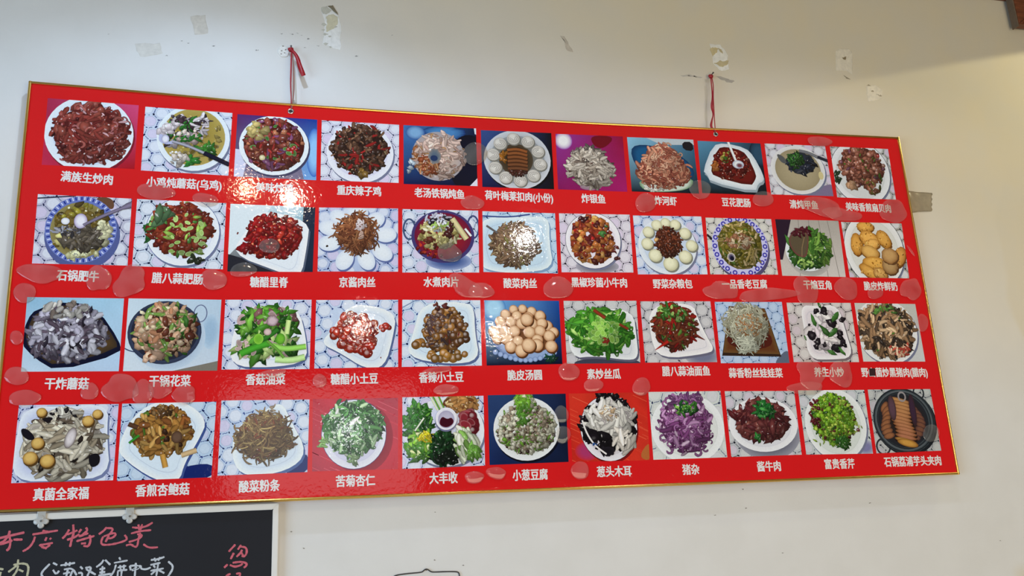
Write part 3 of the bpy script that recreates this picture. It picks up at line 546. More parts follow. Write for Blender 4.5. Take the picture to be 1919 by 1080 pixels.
def d_cauliflower(p):
    p.bg([(200, 216, 226), (180, 200, 216), (206, 216, 224), (196, 208, 220)], mottle=.03); p.poly([(.45, 1.02), (1.02, .86), (1.02, 1.02)], (130, 126, 116), sm=0); p.ell(.9, .45, .1, .25, (160, 186, 208), (184, 204, 220)); p.ell(.45, .54, .4, .45, (150, 168, 190), (190, 206, 220)); p.ringline(.78, .2, .07, .12, .007, (110, 120, 150)); p.line([(-.02, .68), (.04, .72), (.1, .74)], .008, (80, 90, 120))
    p.ell(.41, .47, .395, .44, (84, 94, 120), (54, 62, 84)); p.ell(.41, .46, .36, .4, (50, 42, 44), (44, 48, 66)); p.pile(.41, .44, .33, .37, 210, [(4, 'chunk', .055, (206, 170, 140)), (2, 'chunk', .05, (226, 202, 170)), (2, 'stalk', .11, (176, 130, 100)), (2, 'strip', .13, (128, 160, 84)), (1.4, 'chunk', .05, (110, 62, 46)), (1, 'leaf', .06, (74, 126, 56))], (60, 44, 36))
    p.pile(.28, .78, .1, .08, 9, [(1, 'chunk', .07, (220, 186, 160)), (1, 'chunk', .04, (150, 84, 50))])
def d_mushroom_greens(p):
    p.lace((196, 204, 222), (50, 80, 150), hole=(.5, .5, .42, .45)); p.square([(.2, .12), (.5, .08), (.85, .12), (.95, .55), (.97, .9), (.55, .98), (.08, .95), (.1, .5)], (222, 228, 238))
    p.pile(.5, .36, .34, .26, 130, [(3, 'leaf', .07, (84, 150, 52)), (2, 'leaf', .07, (126, 184, 76)), (2, 'leaf', .06, (46, 100, 38)), (2, 'slice', .065, (196, 168, 166)), (1.2, 'chunk', .06, (124, 88, 88))], (44, 74, 34)); p.pile(.5, .68, .36, .18, 60, [(1, 'leaf', .08, (96, 160, 60)), (1, 'leaf', .07, (190, 214, 140)), (1, 'slice', .05, (205, 180, 175)), (1, 'leaf', .07, (52, 108, 40))])
    p.ribbon(smooth_line([(.2, .78), (.38, .68), (.52, .63)]), .05, lin((78, 160, 52))); p.ribbon(smooth_line([(.42, .6), (.55, .5), (.62, .43)]), .035, lin((56, 120, 44))); p.ribbon(smooth_line([(.56, .66), (.7, .72), (.95, .68)]), .04, lin((150, 205, 100))); p.ribbon(smooth_line([(.6, .86), (.78, .88), (.94, .83)]), .045, lin((186, 220, 150))); p.ribbon(smooth_line([(.5, .6), (.62, .72), (.7, .84)]), .02, lin((110, 160, 70))); p.ribbon([(.74, .3), (.72, .5)], .035, lin((200, 226, 150)))
    p.ell(.4, .57, .055, .075, (120, 180, 60), (150, 205, 80)); p.ell(.65, .57, .055, .08, (120, 185, 60), (80, 140, 50)); p.ell(.5, .47, .045, .05, (215, 195, 190), (160, 130, 130)); p.ell(.55, .31, .07, .08, (205, 185, 190), (120, 90, 95), wob=.08)
def d_sweet_potatoes(p):
    p.lace((190, 204, 224), (55, 85, 155), hole=(.5, .45, .4, .4)); p.square([(.06, .64), (.2, .44), (.36, .12), (.6, .06), (.98, .2), (.94, .55), (.84, 1.0), (.6, 1.02), (.3, .78)], (212, 222, 232))
    p.pile(.5, .5, .24, .27, 95, [(3, 'ball', .056, (186, 58, 36)), (2, 'ball', .052, (160, 36, 26)), (1, 'ball', .05, (206, 86, 50))], (120, 24, 20)); p.pile(.84, .42, .05, .04, 6, [(1, 'ball', .05, (176, 50, 34))]); p.pile(.26, .48, .08, .07, 9, [(1, 'ball', .052, (180, 56, 34))]); p.pile(.36, .26, .08, .07, 7, [(1, 'ball', .05, (186, 64, 44))]); p.pile(.64, .74, .1, .07, 10, [(1, 'ball', .055, (176, 48, 30))]); p.piece('dot', .79, .86, .012, (120, 60, 40))
def d_spicy_potatoes(p):
    p.lace((196, 212, 228), (50, 80, 150), hole=(.52, .5, .42, .5)); p.line([(0, .12), (.18, .0)], .008, (130, 150, 180)); p.square([(.24, .04), (.8, .03), (.92, .12), (.92, .5), (.98, .92), (.6, .98), (.04, .86), (.14, .5)], (206, 222, 234))
    p.pile(.54, .46, .29, .36, 120, [(3, 'ball', .054, (160, 116, 62)), (3, 'ball', .05, (124, 84, 48)), (1.4, 'chunk', .035, (92, 66, 56)), (.6, 'strip', .1, (120, 56, 44))], (78, 54, 40)); p.pile(.56, .84, .26, .06, 13, [(1, 'ball', .056, (168, 124, 60))]); p.pile(.22, .68, .06, .05, 5, [(1, 'ball', .055, (156, 112, 56))]); p.pile(.48, .1, .1, .05, 14, [(1, 'chunk', .035, (110, 60, 55))]); p.pile(.45, .45, .18, .26, 50, [(1, 'strip', .09, (96, 76, 76)), (1, 'chunk', .025, (140, 120, 110))])
def d_rice_balls(p):
    p.bg([(120, 175, 220), (30, 80, 155), (10, 18, 50), (8, 12, 40)], mottle=.1); p.ell(.12, .12, .16, .2, (170, 210, 235), (70, 130, 190)); p.poly([(.03, .55), (.9, .5), (.95, .85), (.6, .96), (.2, .85)], (150, 172, 208), (96, 120, 170)); 
    for k in range(13): p.ell(.12+k*.065, .8+.13*math.sin(k*.25), .035, .04, (160, 182, 216), (110, 134, 180), n=12)
    p.pile(.85, .9, .08, .05, 14, [(1, 'leaf', .035, (30, 80, 60))])
    B = [(.5, .13, .07), (.38, .14, .07), (.62, .17, .075), (.27, .22, .08), (.73, .24, .085), (.42, .24, .08), (.57, .26, .08), (.2, .33, .085), (.34, .33, .085), (.82, .4, .085), (.48, .36, .09), (.62, .37, .09), (.75, .36, .085), (.11, .48, .085), (.25, .48, .09), (.38, .48, .09), (.55, .3, .1), (.9, .5, .08), (.58, .5, .095), (.72, .48, .09), (.84, .56, .09), (.15, .58, .085), (.28, .6, .09), (.42, .64, .09), (.68, .62, .09), (.32, .72, .09), (.67, .7, .1), (.46, .78, .1), (.86, .72, .095), (.56, .7, .11)]
    p.poly([(.1, .42), (.3, .2), (.5, .1), (.72, .18), (.92, .45), (.9, .75), (.5, .85), (.15, .65)], (120, 78, 48))
    for x, y, s in B:
        p.ell(x+.01, y+.02, s*1.05/ASP, s*1.05, (92, 58, 34)); c = (222, 184, 136)
        p.ell(x, y, s/ASP, s, mixc(c, (240, 220, 200), .5), (166, 112, 66), n=20, hl=(-s*.25, -s*.3))
def d_loofah(p):
    p.lace((190, 192, 194), (60, 70, 80), (206, 208, 208), (200, 198, 206), hole=(.5, .55, .45, .45)); p.poly([(.1, .95), (.5, .9), (1, .95), (1, 1.05), (.1, 1.05)], (70, 72, 90)); p.square([(.05, .22), (.5, .12), (.95, .16), (.97, .6), (.98, .9), (.86, .96), (.4, .88), (.04, .92)], (210, 214, 218), (100, 100, 120))
    p.pile(.48, .5, .42, .35, 230, [(4, 'strip', .2, (82, 148, 52)), (3, 'strip', .18, (54, 118, 38)), (2, 'leaf', .06, (134, 192, 84)), (1, 'leaf', .05, (176, 214, 126))], (44, 88, 34)); p.pile(.52, .5, .24, .2, 44, [(2, 'slice', .055, (158, 208, 98)), (1, 'slice', .05, (110, 170, 64))]); p.ribbon([(.4, .15), (.55, .28)], .028, lin((140, 60, 40))); p.ribbon([(.74, .38), (.86, .46)], .022, lin((130, 60, 36))); p.pile(.55, .65, .06, .04, 5, [(1, 'strip', .1, (140, 50, 40))]); p.ribbon([(-.02, .33), (.2, .4)], .018, lin((80, 145, 60)))
def d_oil_fish(p):
    p.lace((186, 186, 190), (60, 60, 78), (208, 208, 210), (206, 198, 214), hole=(.45, .5, .4, .5)); p.ell(.8, .9, .25, .15, (120, 125, 150), (170, 172, 180)); p.square([(.12, .06), (.74, .02), (.8, .3), (.9, .6), (.98, .78), (.9, .86), (.2, .95), (.1, .6)], (222, 220, 224), (110, 110, 130))
    p.pile(.46, .42, .29, .37, 210, [(4, 'strip', .16, (124, 66, 44)), (3, 'strip', .15, (98, 46, 34)), (1.6, 'strip', .15, (160, 40, 34)), (2, 'leaf', .04, (112, 156, 70)), (1, 'leaf', .045, (66, 104, 44))], (80, 46, 32)); p.pile(.42, .2, .26, .14, 30, [(1, 'slice', .03, (160, 196, 110)), (1, 'leaf', .045, (80, 130, 56))]); p.ribbon([(.15, .8), (.34, .66)], [.004, .028], lin((170, 40, 32))); p.ribbon([(.72, .55), (.86, .64)], [.03, .004], lin((110, 44, 36))); p.ribbon([(.36, .0), (.38, .12)], .02, lin((60, 110, 50)))
def d_cabbage(p):
    p.lace((176, 196, 222), (80, 120, 175), (190, 208, 230), (180, 194, 222), p=.17); p.poly([(.8, .95), (1.02, .75), (1.02, 1.05), (.8, 1.05)], (100, 110, 130)); p.poly([(.2, .1), (.74, .14), (.89, .9), (.03, .88)], (52, 36, 28), (60, 42, 30), sm=0); p.poly([(.2, .07), (.73, .11), (.87, .86), (.05, .83)], (104, 62, 34), (112, 84, 48), sm=0); p.poly([(.14, .45), (.76, .45), (.8, .78), (.12, .76)], (86, 36, 26)); p.ell(.3, .12, .08, .03, (215, 220, 220), (150, 140, 120))
    p.ell(.45, .4, .31, .33, (110, 95, 76), (80, 60, 48), wob=.05); p.pile(.43, .37, .29, .3, 260, [(4, 'noodle', .22, (184, 184, 164)), (3, 'noodle', .2, (158, 156, 134)), (1, 'noodle', .2, (206, 208, 192))], (140, 134, 112)); p.pile(.4, .7, .12, .12, 60, [(1, 'noodle', .2, (192, 196, 180))]); p.pile(.46, .38, .2, .2, 120, [(1, 'dot', .014, (186, 144, 100)), (1, 'dot', .012, (160, 110, 70))])
def d_healthy_fry(p):
    p.lace((196, 190, 190), (60, 50, 60), (214, 212, 210), (206, 194, 204), hole=(.5, .5, .35, .5)); p.square([(.2, .04), (.45, .06), (.8, .03), (.86, .5), (.93, .93), (.55, .96), (.24, .95), (.22, .5)], (216, 210, 216), (120, 112, 120))
    p.pile(.52, .5, .26, .36, 46, [(2, 'stalk', .16, (226, 220, 222)), (1, 'stalk', .14, (196, 188, 194))])
    for x, y, s in ((.44, .14, .04), (.57, .16, .06), (.82, .3, .04), (.33, .54, .06), (.4, .66, .05), (.38, .74, .04), (.76, .55, .06), (.8, .68, .06), (.66, .34, .07), (.66, .76, .07), (.3, .38, .02), (.5, .72, .04)): p.pile(x, y, s*.5, s*.7, 4, [(1, 'chunk', s, (44, 36, 44))])
    for x, y, a, s in ((.38, .3, 1.2, .07), (.5, .04, 1.4, .05), (.72, .24, -.7, .08), (.54, .48, .5, .09), (.66, .5, -.5, .08), (.22, .6, 1, .035), (.76, .82, .9, .06), (.6, .84, .1, .06)): p.piece('leaf', x, y, s, (70, 118, 56), a)
def d_pork_fungus(p):
    p.bg([(196, 198, 194), (190, 192, 188), (202, 206, 206), (196, 200, 204)], mottle=.03); p.plate(.45, .48, .5, .56, (206, 208, 206))
    p.pile(.46, .47, .43, .46, 330, [(4, 'strip', .2, (160, 130, 100)), (3, 'strip', .18, (92, 76, 62)), (2, 'strip', .17, (208, 180, 148)), (2, 'leaf', .06, (78, 66, 58)), (1, 'strip', .16, (56, 46, 42)), (.5, 'leaf', .04, (90, 140, 60))], (78, 62, 50)); p.pile(.62, .8, .2, .1, 26, [(1, 'strip', .13, (190, 86, 72)), (1, 'strip', .12, (222, 186, 160))]); p.pile(.45, .12, .2, .08, 10, [(1, 'leaf', .04, (110, 160, 80))])
# row 4
def d_fungus_family(p):
    p.lace((186, 192, 216), (45, 60, 120), hole=(.45, .5, .5, .6)); p.square([(.04, .02), (.5, .03), (.9, .0), (.9, .4), (.97, .95), (.5, .99), (.0, .98), (.0, .5)], (196, 202, 224), (120, 130, 165))
    p.pile(.47, .52, .38, .43, 240, [(5, 'strip', .19, (204, 196, 178)), (3, 'strip', .17, (156, 144, 124)), (2, 'strip', .15, (116, 102, 88)), (1.2, 'chunk', .05, (62, 52, 48)), (1, 'slice', .06, (190, 180, 168))], (96, 86, 76)); p.pile(.45, .12, .2, .06, 16, [(1, 'strip', .14, (200, 194, 182)), (1, 'chunk', .035, (50, 45, 50))])
    for x, y, s in ((.23, .1, .06), (.79, .13, .06), (.22, .5, .075), (.16, .69, .085), (.33, .73, .085), (.7, .22, .07)): p.ell(x+.01, y+.02, s*1.05/ASP, s*1.05, (90, 66, 34)); p.ell(x, y, s/ASP, s, (216, 182, 110), (150, 108, 48), n=18, hl=(-s*.2, -s*.3))
    p.poly([(.04, .3), (.12, .32), (.2, .44), (.14, .47), (.06, .4)], (24, 22, 34)); p.poly([(.74, .66), (.84, .64), (.86, .78), (.78, .84), (.74, .76)], (24, 22, 30)); p.poly([(.24, .17), (.36, .16), (.32, .24), (.26, .22)], (32, 26, 32)); p.ell(.54, .44, .055, .14, (214, 206, 206), (110, 96, 90), rot=.25)
def d_king_oyster(p):
    p.lace((180, 200, 220), (35, 60, 130), (200, 214, 228), (196, 196, 222), hole=(.45, .5, .4, .5)); p.poly([(.62, .86), (1.02, .8), (1.02, 1.02), (.6, 1.02)], (25, 45, 110)); p.square([(.1, .2), (.32, -.02), (.66, -.02), (.92, .24), (.84, .5), (.7, .8), (.66, 1.05), (.4, 1.02), (.0, .68), (.0, .5)], (212, 224, 234), (70, 90, 145))
    p.pile(.44, .38, .29, .33, 200, [(4, 'stalk', .13, (168, 124, 64)), (3, 'stalk', .12, (128, 84, 46)), (2, 'strip', .14, (192, 154, 92)), (1, 'chunk', .04, (78, 50, 34)), (.6, 'strip', .12, (92, 124, 50))], (90, 60, 34)); p.pile(.42, .12, .12, .08, 24, [(1, 'leaf', .04, (96, 70, 44)), (1, 'chunk', .03, (150, 120, 80))])
    p.ribbon([(.72, .24), (.66, .2), (.64, .3)], .03, lin((150, 96, 50))); p.ribbon([(.08, .27), (.18, .32)], .03, lin((90, 62, 46))); p.ribbon([(.1, .52), (.2, .42)], .016, lin((60, 140, 50))); p.ribbon([(.46, .68), (.5, .85)], .035, lin((190, 146, 74))); p.ribbon([(.66, .7), (.82, .64)], .035, lin((196, 170, 130))); p.ell(.6, .46, .06, .08, (110, 86, 70), (80, 56, 40))
def noodle_dish(p, cx, cy):
    p.pile(cx, cy, .3, .31, 380, [(4, 'noodle', .2, (136, 110, 72)), (3, 'noodle', .18, (102, 76, 50)), (1.6, 'noodle', .18, (168, 146, 98)), (.8, 'strip', .1, (126, 74, 48))], (92, 70, 46))
def d_pickle_noodle(p):
    p.lace((184, 200, 222), (55, 85, 150), hole=(.45, .55, .42, .5)); p.poly([(.78, .9), (1.0, .7), (1.02, 1.02), (.74, 1.02)], (25, 45, 110)); p.square([(.16, .36), (.5, .14), (.68, .02), (.8, .3), (1.0, .74), (.78, .98), (.3, 1.04), (.14, .8)], (206, 218, 230), (80, 105, 155)); noodle_dish(p, .5, .5); p.pile(.8, .64, .05, .03, 10, [(1, 'strip', .08, (120, 90, 60))]); p.pile(.58, .12, .03, .05, 6, [(1, 'strip', .07, (165, 145, 120))])
def wood(p, a, b, line):
    p.bg([a, b, b, a], mottle=.12)
    for k in range(40):
        x = p.r.uniform(-.2, 1); y = p.r.random(); p.line([(x, y), (x+.25, y+.14)], .004, mixc(a, line, p.r.random()), 0, L=1)
def d_bitter_greens(p):
    wood(p, (196, 42, 62), (176, 62, 80), (215, 110, 125)); p.ell(.56, .55, .38, .5, (130, 20, 45), (160, 36, 58)); p.plate(.48, .5, .375, .48, (206, 206, 226), edge=(60, 55, 120), shadow=None)
    p.pile(.47, .42, .33, .38, 330, [(4, 'strip', .14, (66, 118, 60)), (3, 'strip', .13, (98, 152, 88)), (2, 'strip', .13, (186, 216, 172)), (1.5, 'leaf', .045, (42, 86, 44)), (.7, 'strip', .12, (214, 228, 206))], (56, 96, 54)); p.pile(.47, .86, .04, .07, 10, [(1, 'leaf', .04, (150, 180, 130))]); p.pile(.12, .62, .05, .06, 10, [(1, 'strip', .1, (150, 190, 120))])
def d_harvest(p):
    p.lace((200, 206, 226), (50, 70, 140), hole=(.5, .5, .45, .5)); p.plate(.54, .5, .46, .49, (210, 214, 232)); p.pile(.2, .35, .17, .26, 80, [(2, 'leaf', .06, (66, 132, 50)), (1, 'leaf', .05, (40, 96, 38)), (1, 'strip', .12, (120, 180, 80))], (50, 100, 40)); p.pile(.25, .7, .2, .2, 80, [(2, 'strip', .16, (140, 190, 70)), (2, 'leaf', .06, (90, 150, 54)), (1, 'strip', .15, (210, 226, 160))], (84, 130, 48)); p.pile(.27, .58, .08, .06, 24, [(1, 'strip', .1, (214, 200, 50))])
    for k in range(4): p.ribbon([(.33+k*.035, -.02), (.43+k*.03, .2)], .012, lin((110, 160, 60) if k % 2 else (215, 228, 190)))
    p.pile(.72, .12, .2, .13, 60, [(3, 'stalk', .12, (182, 136, 84)), (1, 'strip', .12, (120, 76, 44)), (1, 'strip', .1, (220, 190, 140))], (120, 82, 48)); p.pile(.82, .42, .13, .17, 22, [(1, 'slice', .09, (146, 50, 62)), (1, 'ball', .06, (128, 36, 50))], (110, 28, 40)); p.pile(.5, .72, .15, .25, 90, [(3, 'leaf', .05, (34, 76, 40)), (1, 'leaf', .05, (20, 48, 26)), (.5, 'leaf', .04, (70, 130, 60))], (26, 56, 30)); p.pile(.54, .88, .16, .08, 24, [(1, 'chunk', .05, (22, 34, 24))])
    p.pile(.74, .66, .12, .18, 34, [(2, 'strip', .22, (222, 230, 205)), (1, 'strip', .2, (130, 170, 90))], ang=1.1); p.pile(.86, .82, .07, .09, 16, [(1, 'leaf', .06, (120, 170, 80))]); p.ell(.53, .34, .135, .165, (120, 120, 150)); p.ell(.53, .32, .132, .16, (215, 214, 228), (228, 228, 238)); p.ell(.53, .33, .1, .125, (190, 186, 205), (170, 166, 190)); p.poly([(.44, .37), (.48, .28), (.54, .33), (.6, .3), (.63, .38), (.55, .45), (.47, .43)], (70, 12, 34), (96, 26, 48)); p.ribbon([(.15, .48), (.26, .3)], .012, lin((225, 235, 210)))
def d_scallion_tofu(p):
    p.bg([(50, 75, 120), (20, 34, 66), (24, 44, 92), (16, 28, 56)], mottle=.15); p.plate(.48, .5, .42, .46, (206, 210, 206), shadow=(10, 16, 36))
    p.pile(.48, .5, .38, .36, 420, [(4, 'cube', .03, (206, 204, 184)), (3, 'cube', .027, (160, 146, 128)), (2.4, 'leaf', .026, (116, 160, 64)), (1.5, 'chunk', .026, (92, 74, 66)), (1, 'cube', .024, (232, 230, 214))], (112, 104, 84)); p.pile(.47, .12, .14, .14, 60, [(3, 'leaf', .04, (124, 176, 66)), (1, 'cube', .03, (196, 196, 170))]); p.pile(.44, .3, .08, .14, 20, [(1, 'leaf', .04, (96, 146, 60))]); p.piece('chunk', .2, .65, .05, (120, 170, 60))
def d_onion_fungus(p):
    wood(p, (206, 62, 44), (196, 46, 34), (226, 110, 80)); p.poly([(.85, .95), (1.02, .7), (1.02, 1.02)], (180, 110, 60)); p.ell(.2, .85, .16, .14, (170, 60, 110), (196, 50, 50)); p.plate(.49, .52, .365, .48, (206, 202, 208), edge=(34, 24, 34), shadow=(130, 24, 24))
    p.pile(.49, .45, .34, .4, 90, [(3, 'chunk', .075, (28, 22, 30)), (1, 'chunk', .06, (46, 36, 44))]); p.pile(.45, .05, .12, .06, 12, [(1, 'chunk', .06, (26, 20, 28))]); p.pile(.5, .38, .3, .24, 80, [(3, 'strip', .2, (214, 212, 206)), (1, 'curl', .1, (196, 190, 190))]); p.pile(.5, .3, .12, .09, 34, [(1, 'chunk', .03, (224, 196, 160)), (1, 'strip', .1, (220, 210, 200))])
    p.pile(.68, .7, .12, .14, 16, [(1, 'strip', .2, (214, 208, 200))]); p.ell(.46, .86, .09, .07, (28, 24, 32), (40, 34, 44), wob=.1); p.pile(.3, .64, .1, .1, 8, [(1, 'chunk', .09, (30, 24, 32))]); p.line([(.15, .4), (.2, .6), (.3, .78), (.44, .9)], .012, (225, 222, 220)); p.pile(.3, .76, .03, .02, 3, [(1, 'dot', .02, (50, 90, 150))])
def d_pig_offal(p):
    p.lace((200, 206, 204), (110, 120, 150), (212, 216, 214), (206, 206, 214), p=.26, hole=(.5, .55, .44, .5)); p.plate(.5, .55, .5, .52, (214, 218, 218), shadow=None)
    p.pile(.48, .5, .36, .42, 250, [(4, 'curl', .1, (150, 102, 150)), (3, 'strip', .16, (118, 68, 116)), (2, 'strip', .15, (182, 142, 182)), (1.4, 'curl', .09, (96, 46, 90)), (.5, 'strip', .14, (205, 180, 205))], (98, 56, 96)); p.pile(.48, .12, .24, .1, 40, [(1, 'curl', .09, (156, 112, 158)), (1, 'strip', .13, (124, 80, 128))]); p.pile(.49, .26, .15, .1, 40, [(2, 'leaf', .045, (78, 142, 60)), (1, 'leaf', .04, (36, 88, 44)), (1, 'leaf', .03, (140, 190, 90))])
def d_sauce_beef(p):
    p.lace((186, 190, 196), (50, 55, 75), (204, 206, 208), (208, 198, 214), hole=(.5, .5, .44, .4)); p.ell(.55, .68, .46, .38, (90, 92, 110), (150, 152, 165)); p.plate(.5, .52, .49, .42, (212, 214, 222), shadow=None)
    p.pile(.48, .46, .37, .3, 190, [(4, 'leaf', .07, (124, 66, 66)), (3, 'leaf', .065, (98, 44, 50)), (2, 'chunk', .05, (148, 92, 84)), (1, 'strip', .13, (84, 34, 42))], (82, 40, 42)); p.pile(.1, .36, .06, .04, 6, [(1, 'leaf', .07, (120, 50, 56))]); p.pile(.53, .3, .13, .14, 54, [(3, 'leaf', .045, (40, 116, 54)), (1, 'leaf', .04, (26, 74, 40)), (1, 'leaf', .04, (80, 156, 80))]); p.pile(.4, .72, .03, .04, 6, [(1, 'leaf', .045, (56, 126, 60))])
def d_celery(p):
    p.lace((188, 196, 198), (70, 80, 110), (206, 212, 210), (204, 204, 214), hole=(.5, .5, .46, .5)); p.ell(.9, .9, .15, .12, (130, 130, 170), (180, 186, 196)); p.plate(.5, .54, .46, .56, (206, 214, 212))
    p.pile(.48, .46, .33, .4, 420, [(4, 'cube', .03, (136, 182, 54)), (3, 'cube', .028, (98, 146, 42)), (2, 'cube', .027, (182, 206, 92)), (1.4, 'chunk', .027, (108, 44, 48)), (1, 'leaf', .028, (56, 100, 38))], (84, 112, 38)); p.pile(.2, .36, .08, .24, 26, [(1, 'chunk', .03, (112, 40, 48))]); p.pile(.56, .82, .1, .09, 40, [(1, 'leaf', .035, (60, 110, 44))]); p.pile(.35, .8, .2, .1, 8, [(1, 'leaf', .025, (150, 180, 80))]); p.pile(.84, .6, .05, .1, 6, [(1, 'leaf', .025, (160, 180, 90))]); p.piece('ball', .82, .63, .03, (96, 34, 46))
def d_taro_pork(p):
    p.lace((176, 180, 182), (80, 85, 100), (192, 196, 196), (188, 184, 196), hole=(.5, .5, .45, .5)); p.ringline(.12, .9, .1, .12, .014, (50, 54, 62)); p.ringline(.8, .06, .08, .1, .014, (50, 54, 62)); p.ell(.52, .53, .49, .53, (40, 46, 54), (30, 36, 42)); p.ell(.5, .5, .48, .52, (58, 66, 72), (76, 86, 92))
    for q, c in ((.97, (40, 46, 52)), (.9, (92, 100, 106)), (.86, (44, 50, 56))): p.ringline(.5, .5, .48*q, .52*q, .012, c)
    p.ell(.49, .5, .39, .43, (48, 38, 34), (40, 44, 52)); 
    for k in range(8): p.ell(.22+.02*math.sin(k), .28+k*.065, .09, .05, (150, 104, 72), (86, 56, 46), rot=-.9+.1*k)
    for k in range(9): p.ell(.76-.008*(k-4)**2, .26+k*.065, .08, .05, (122, 84, 66), (66, 46, 50), rot=.9-.1*k)
    for k in range(12):
        x = .48+.02*math.sin(k*.9); y = .18+k*.058; p.ell(x+.005, y+.02, .17, .05, (44, 26, 22), rot=.25); p.ell(x, y, .165, .038, (184-k*1, 140-k*2, 92) if k < 11 else (190, 150, 80), (118, 78, 48), rot=.25)
    p.ell(.5, .86, .16, .06, (196, 152, 78), (130, 88, 40), rot=.25); p.ell(.34, .3, .06, .2, (96, 72, 84), (70, 52, 52)); p.ell(.66, .34, .05, .26, (66, 46, 66), (60, 42, 44)); p.ringline(.52, .12, .055, .07, .014, (150, 145, 148))

DISHES = [
 [(d_fried_meat, '满族生炒肉', 114.5, 211, 333.5, 'shredded brown fried meat'), (d_chicken_soup, '小鸡炖蘑菇(乌鸡)', 275, 415, 344, 'chicken and mushroom soup with a spoon'), (d_tasty_chicken, '美味炒鸡', 480, 549, 352, 'red-brown fried chicken in a white bowl'), (d_spicy_chicken, '重庆辣子鸡', 632, 714, 357.5, 'dark spicy chicken on lace'), (d_pot_fish, '老汤铁锅炖鱼', 777, 870, 362.5, 'stewed fish on dark blue'), (d_pork_buns, '荷叶梅莱扣肉(小份)', 909, 1036, 368.5, 'braised pork ringed by white buns'), (d_silver_fish, '炸银鱼', 1090, 1134, 372.5, 'silver fish on magenta'), (d_river_shrimp, '炸河虾', 1227, 1268, 376.5, 'heap of fried pink shrimp'), (d_tofu_intestine, '豆花肥肠', 1353, 1406, 379.5, 'red stew in an angular white bowl'), (d_turtle, '清炖甲鱼', 1480, 1532.5, 383.5, 'turtle in pale broth'), (d_clams, '美味香煎扇贝肉', 1585, 1669, 389, 'pink-brown scallops with greens')],
 [(d_pot_beef, '石锅肥牛', 107, 185, 517, 'beef stew in a blue-rimmed bowl'), (d_garlic_intestine, '腊八蒜肥肠', 285, 380, 522, 'red-brown slices with green garlic'), (d_sweet_pork, '糖醋里脊', 469, 539.5, 529, 'glossy red pork on a square plate'), (d_bean_sauce_pork, '京酱肉丝', 636, 703, 529, 'brown shreds ringed by white pancakes'), (d_boiled_pork, '水煮肉片', 794, 859, 528.5, 'red soup in a two-handled wok'), (d_pickle_pork, '酸菜肉丝', 944, 1005.5, 531, 'brown pickled cabbage shreds on pale blue'), (d_pepper_beef, '黑椒珍菌小牛肉', 1071, 1174.5, 529.5, 'orange and red diced beef'), (d_coarse_buns, '野菜杂粮包', 1224, 1297, 532, 'dark filling ringed by round yellow buns'), (d_old_tofu, '一品香老豆腐', 1353, 1437, 532.5, 'olive stew in a blue-patterned bowl'), (d_beans, '干煸豆角', 1506, 1557.5, 534, 'green beans on pale planks'), (d_fried_milk, '脆皮炸鲜奶', 1619, 1681, 536.5, 'golden fried pieces')],
 [(d_fried_mushroom, '干炸蘑菇', 84.5, 166, 719, 'grey fried mushrooms on a leaf-shaped plate'), (d_cauliflower, '干锅花菜', 280, 357, 714, 'cauliflower in a dark wok'), (d_mushroom_greens, '香菇油菜', 461, 534, 711, 'green vegetables with mushrooms'), (d_sweet_potatoes, '糖醋小土豆', 620, 708, 710, 'red glazed baby potatoes'), (d_spicy_potatoes, '香辣小土豆', 785.5, 868, 707, 'brown spiced baby potatoes'), (d_rice_balls, '脆皮汤圆', 951, 1015, 703, 'pyramid of cream rice balls on blue'), (d_loofah, '素炒丝瓜', 1100.5, 1162.5, 701, 'bright green loofah slices'), (d_oil_fish, '腊八蒜油面鱼', 1241, 1330, 695.5, 'brown and red strips with green garlic'), (d_cabbage, '蒜香粉丝娃娃菜', 1366, 1466, 699, 'glass noodles on a wooden tray'), (d_healthy_fry, '养生小炒', 1526, 1581, 697.5, 'black fungus and yam on a white tray'), (d_pork_fungus, '野山菌炒黑猪肉(腊肉)', 1614.5, 1737.5, 698, 'wild mushrooms with pork strips')],
 [(d_fungus_family, '真菌全家福', 63, 166, 925.5, 'pale mixed mushrooms with yellow balls'), (d_king_oyster, '香煎杏鲍菇', 254.5, 354.5, 918, 'yellow-brown king oyster mushrooms'), (d_pickle_noodle, '酸菜粉条', 448, 524, 911, 'brown glass noodles on a square plate'), (d_bitter_greens, '苦菊杏仁', 630, 702.5, 901, 'green endive on red wood'), (d_harvest, '大丰收', 805, 857, 896, 'raw vegetables around a sauce bowl'), (d_scallion_tofu, '小葱豆腐', 961, 1026, 890, 'diced tofu with scallion on navy'), (d_onion_fungus, '葱头木耳', 1119, 1183, 883.5, 'black fungus with white onion on red'), (d_pig_offal, '猪杂', 1279, 1310, 880, 'purple strips with green herbs'), (d_sauce_beef, '酱牛肉', 1419, 1462.5, 874, 'sliced dark beef with parsley'), (d_celery, '富贵香芹', 1545.5, 1601, 869.5, 'diced bright green celery'), (d_taro_pork, '石锅荔浦芋头夹肉', 1657, 1763, 864.5, 'row of tan slices in a black stone pot')]]

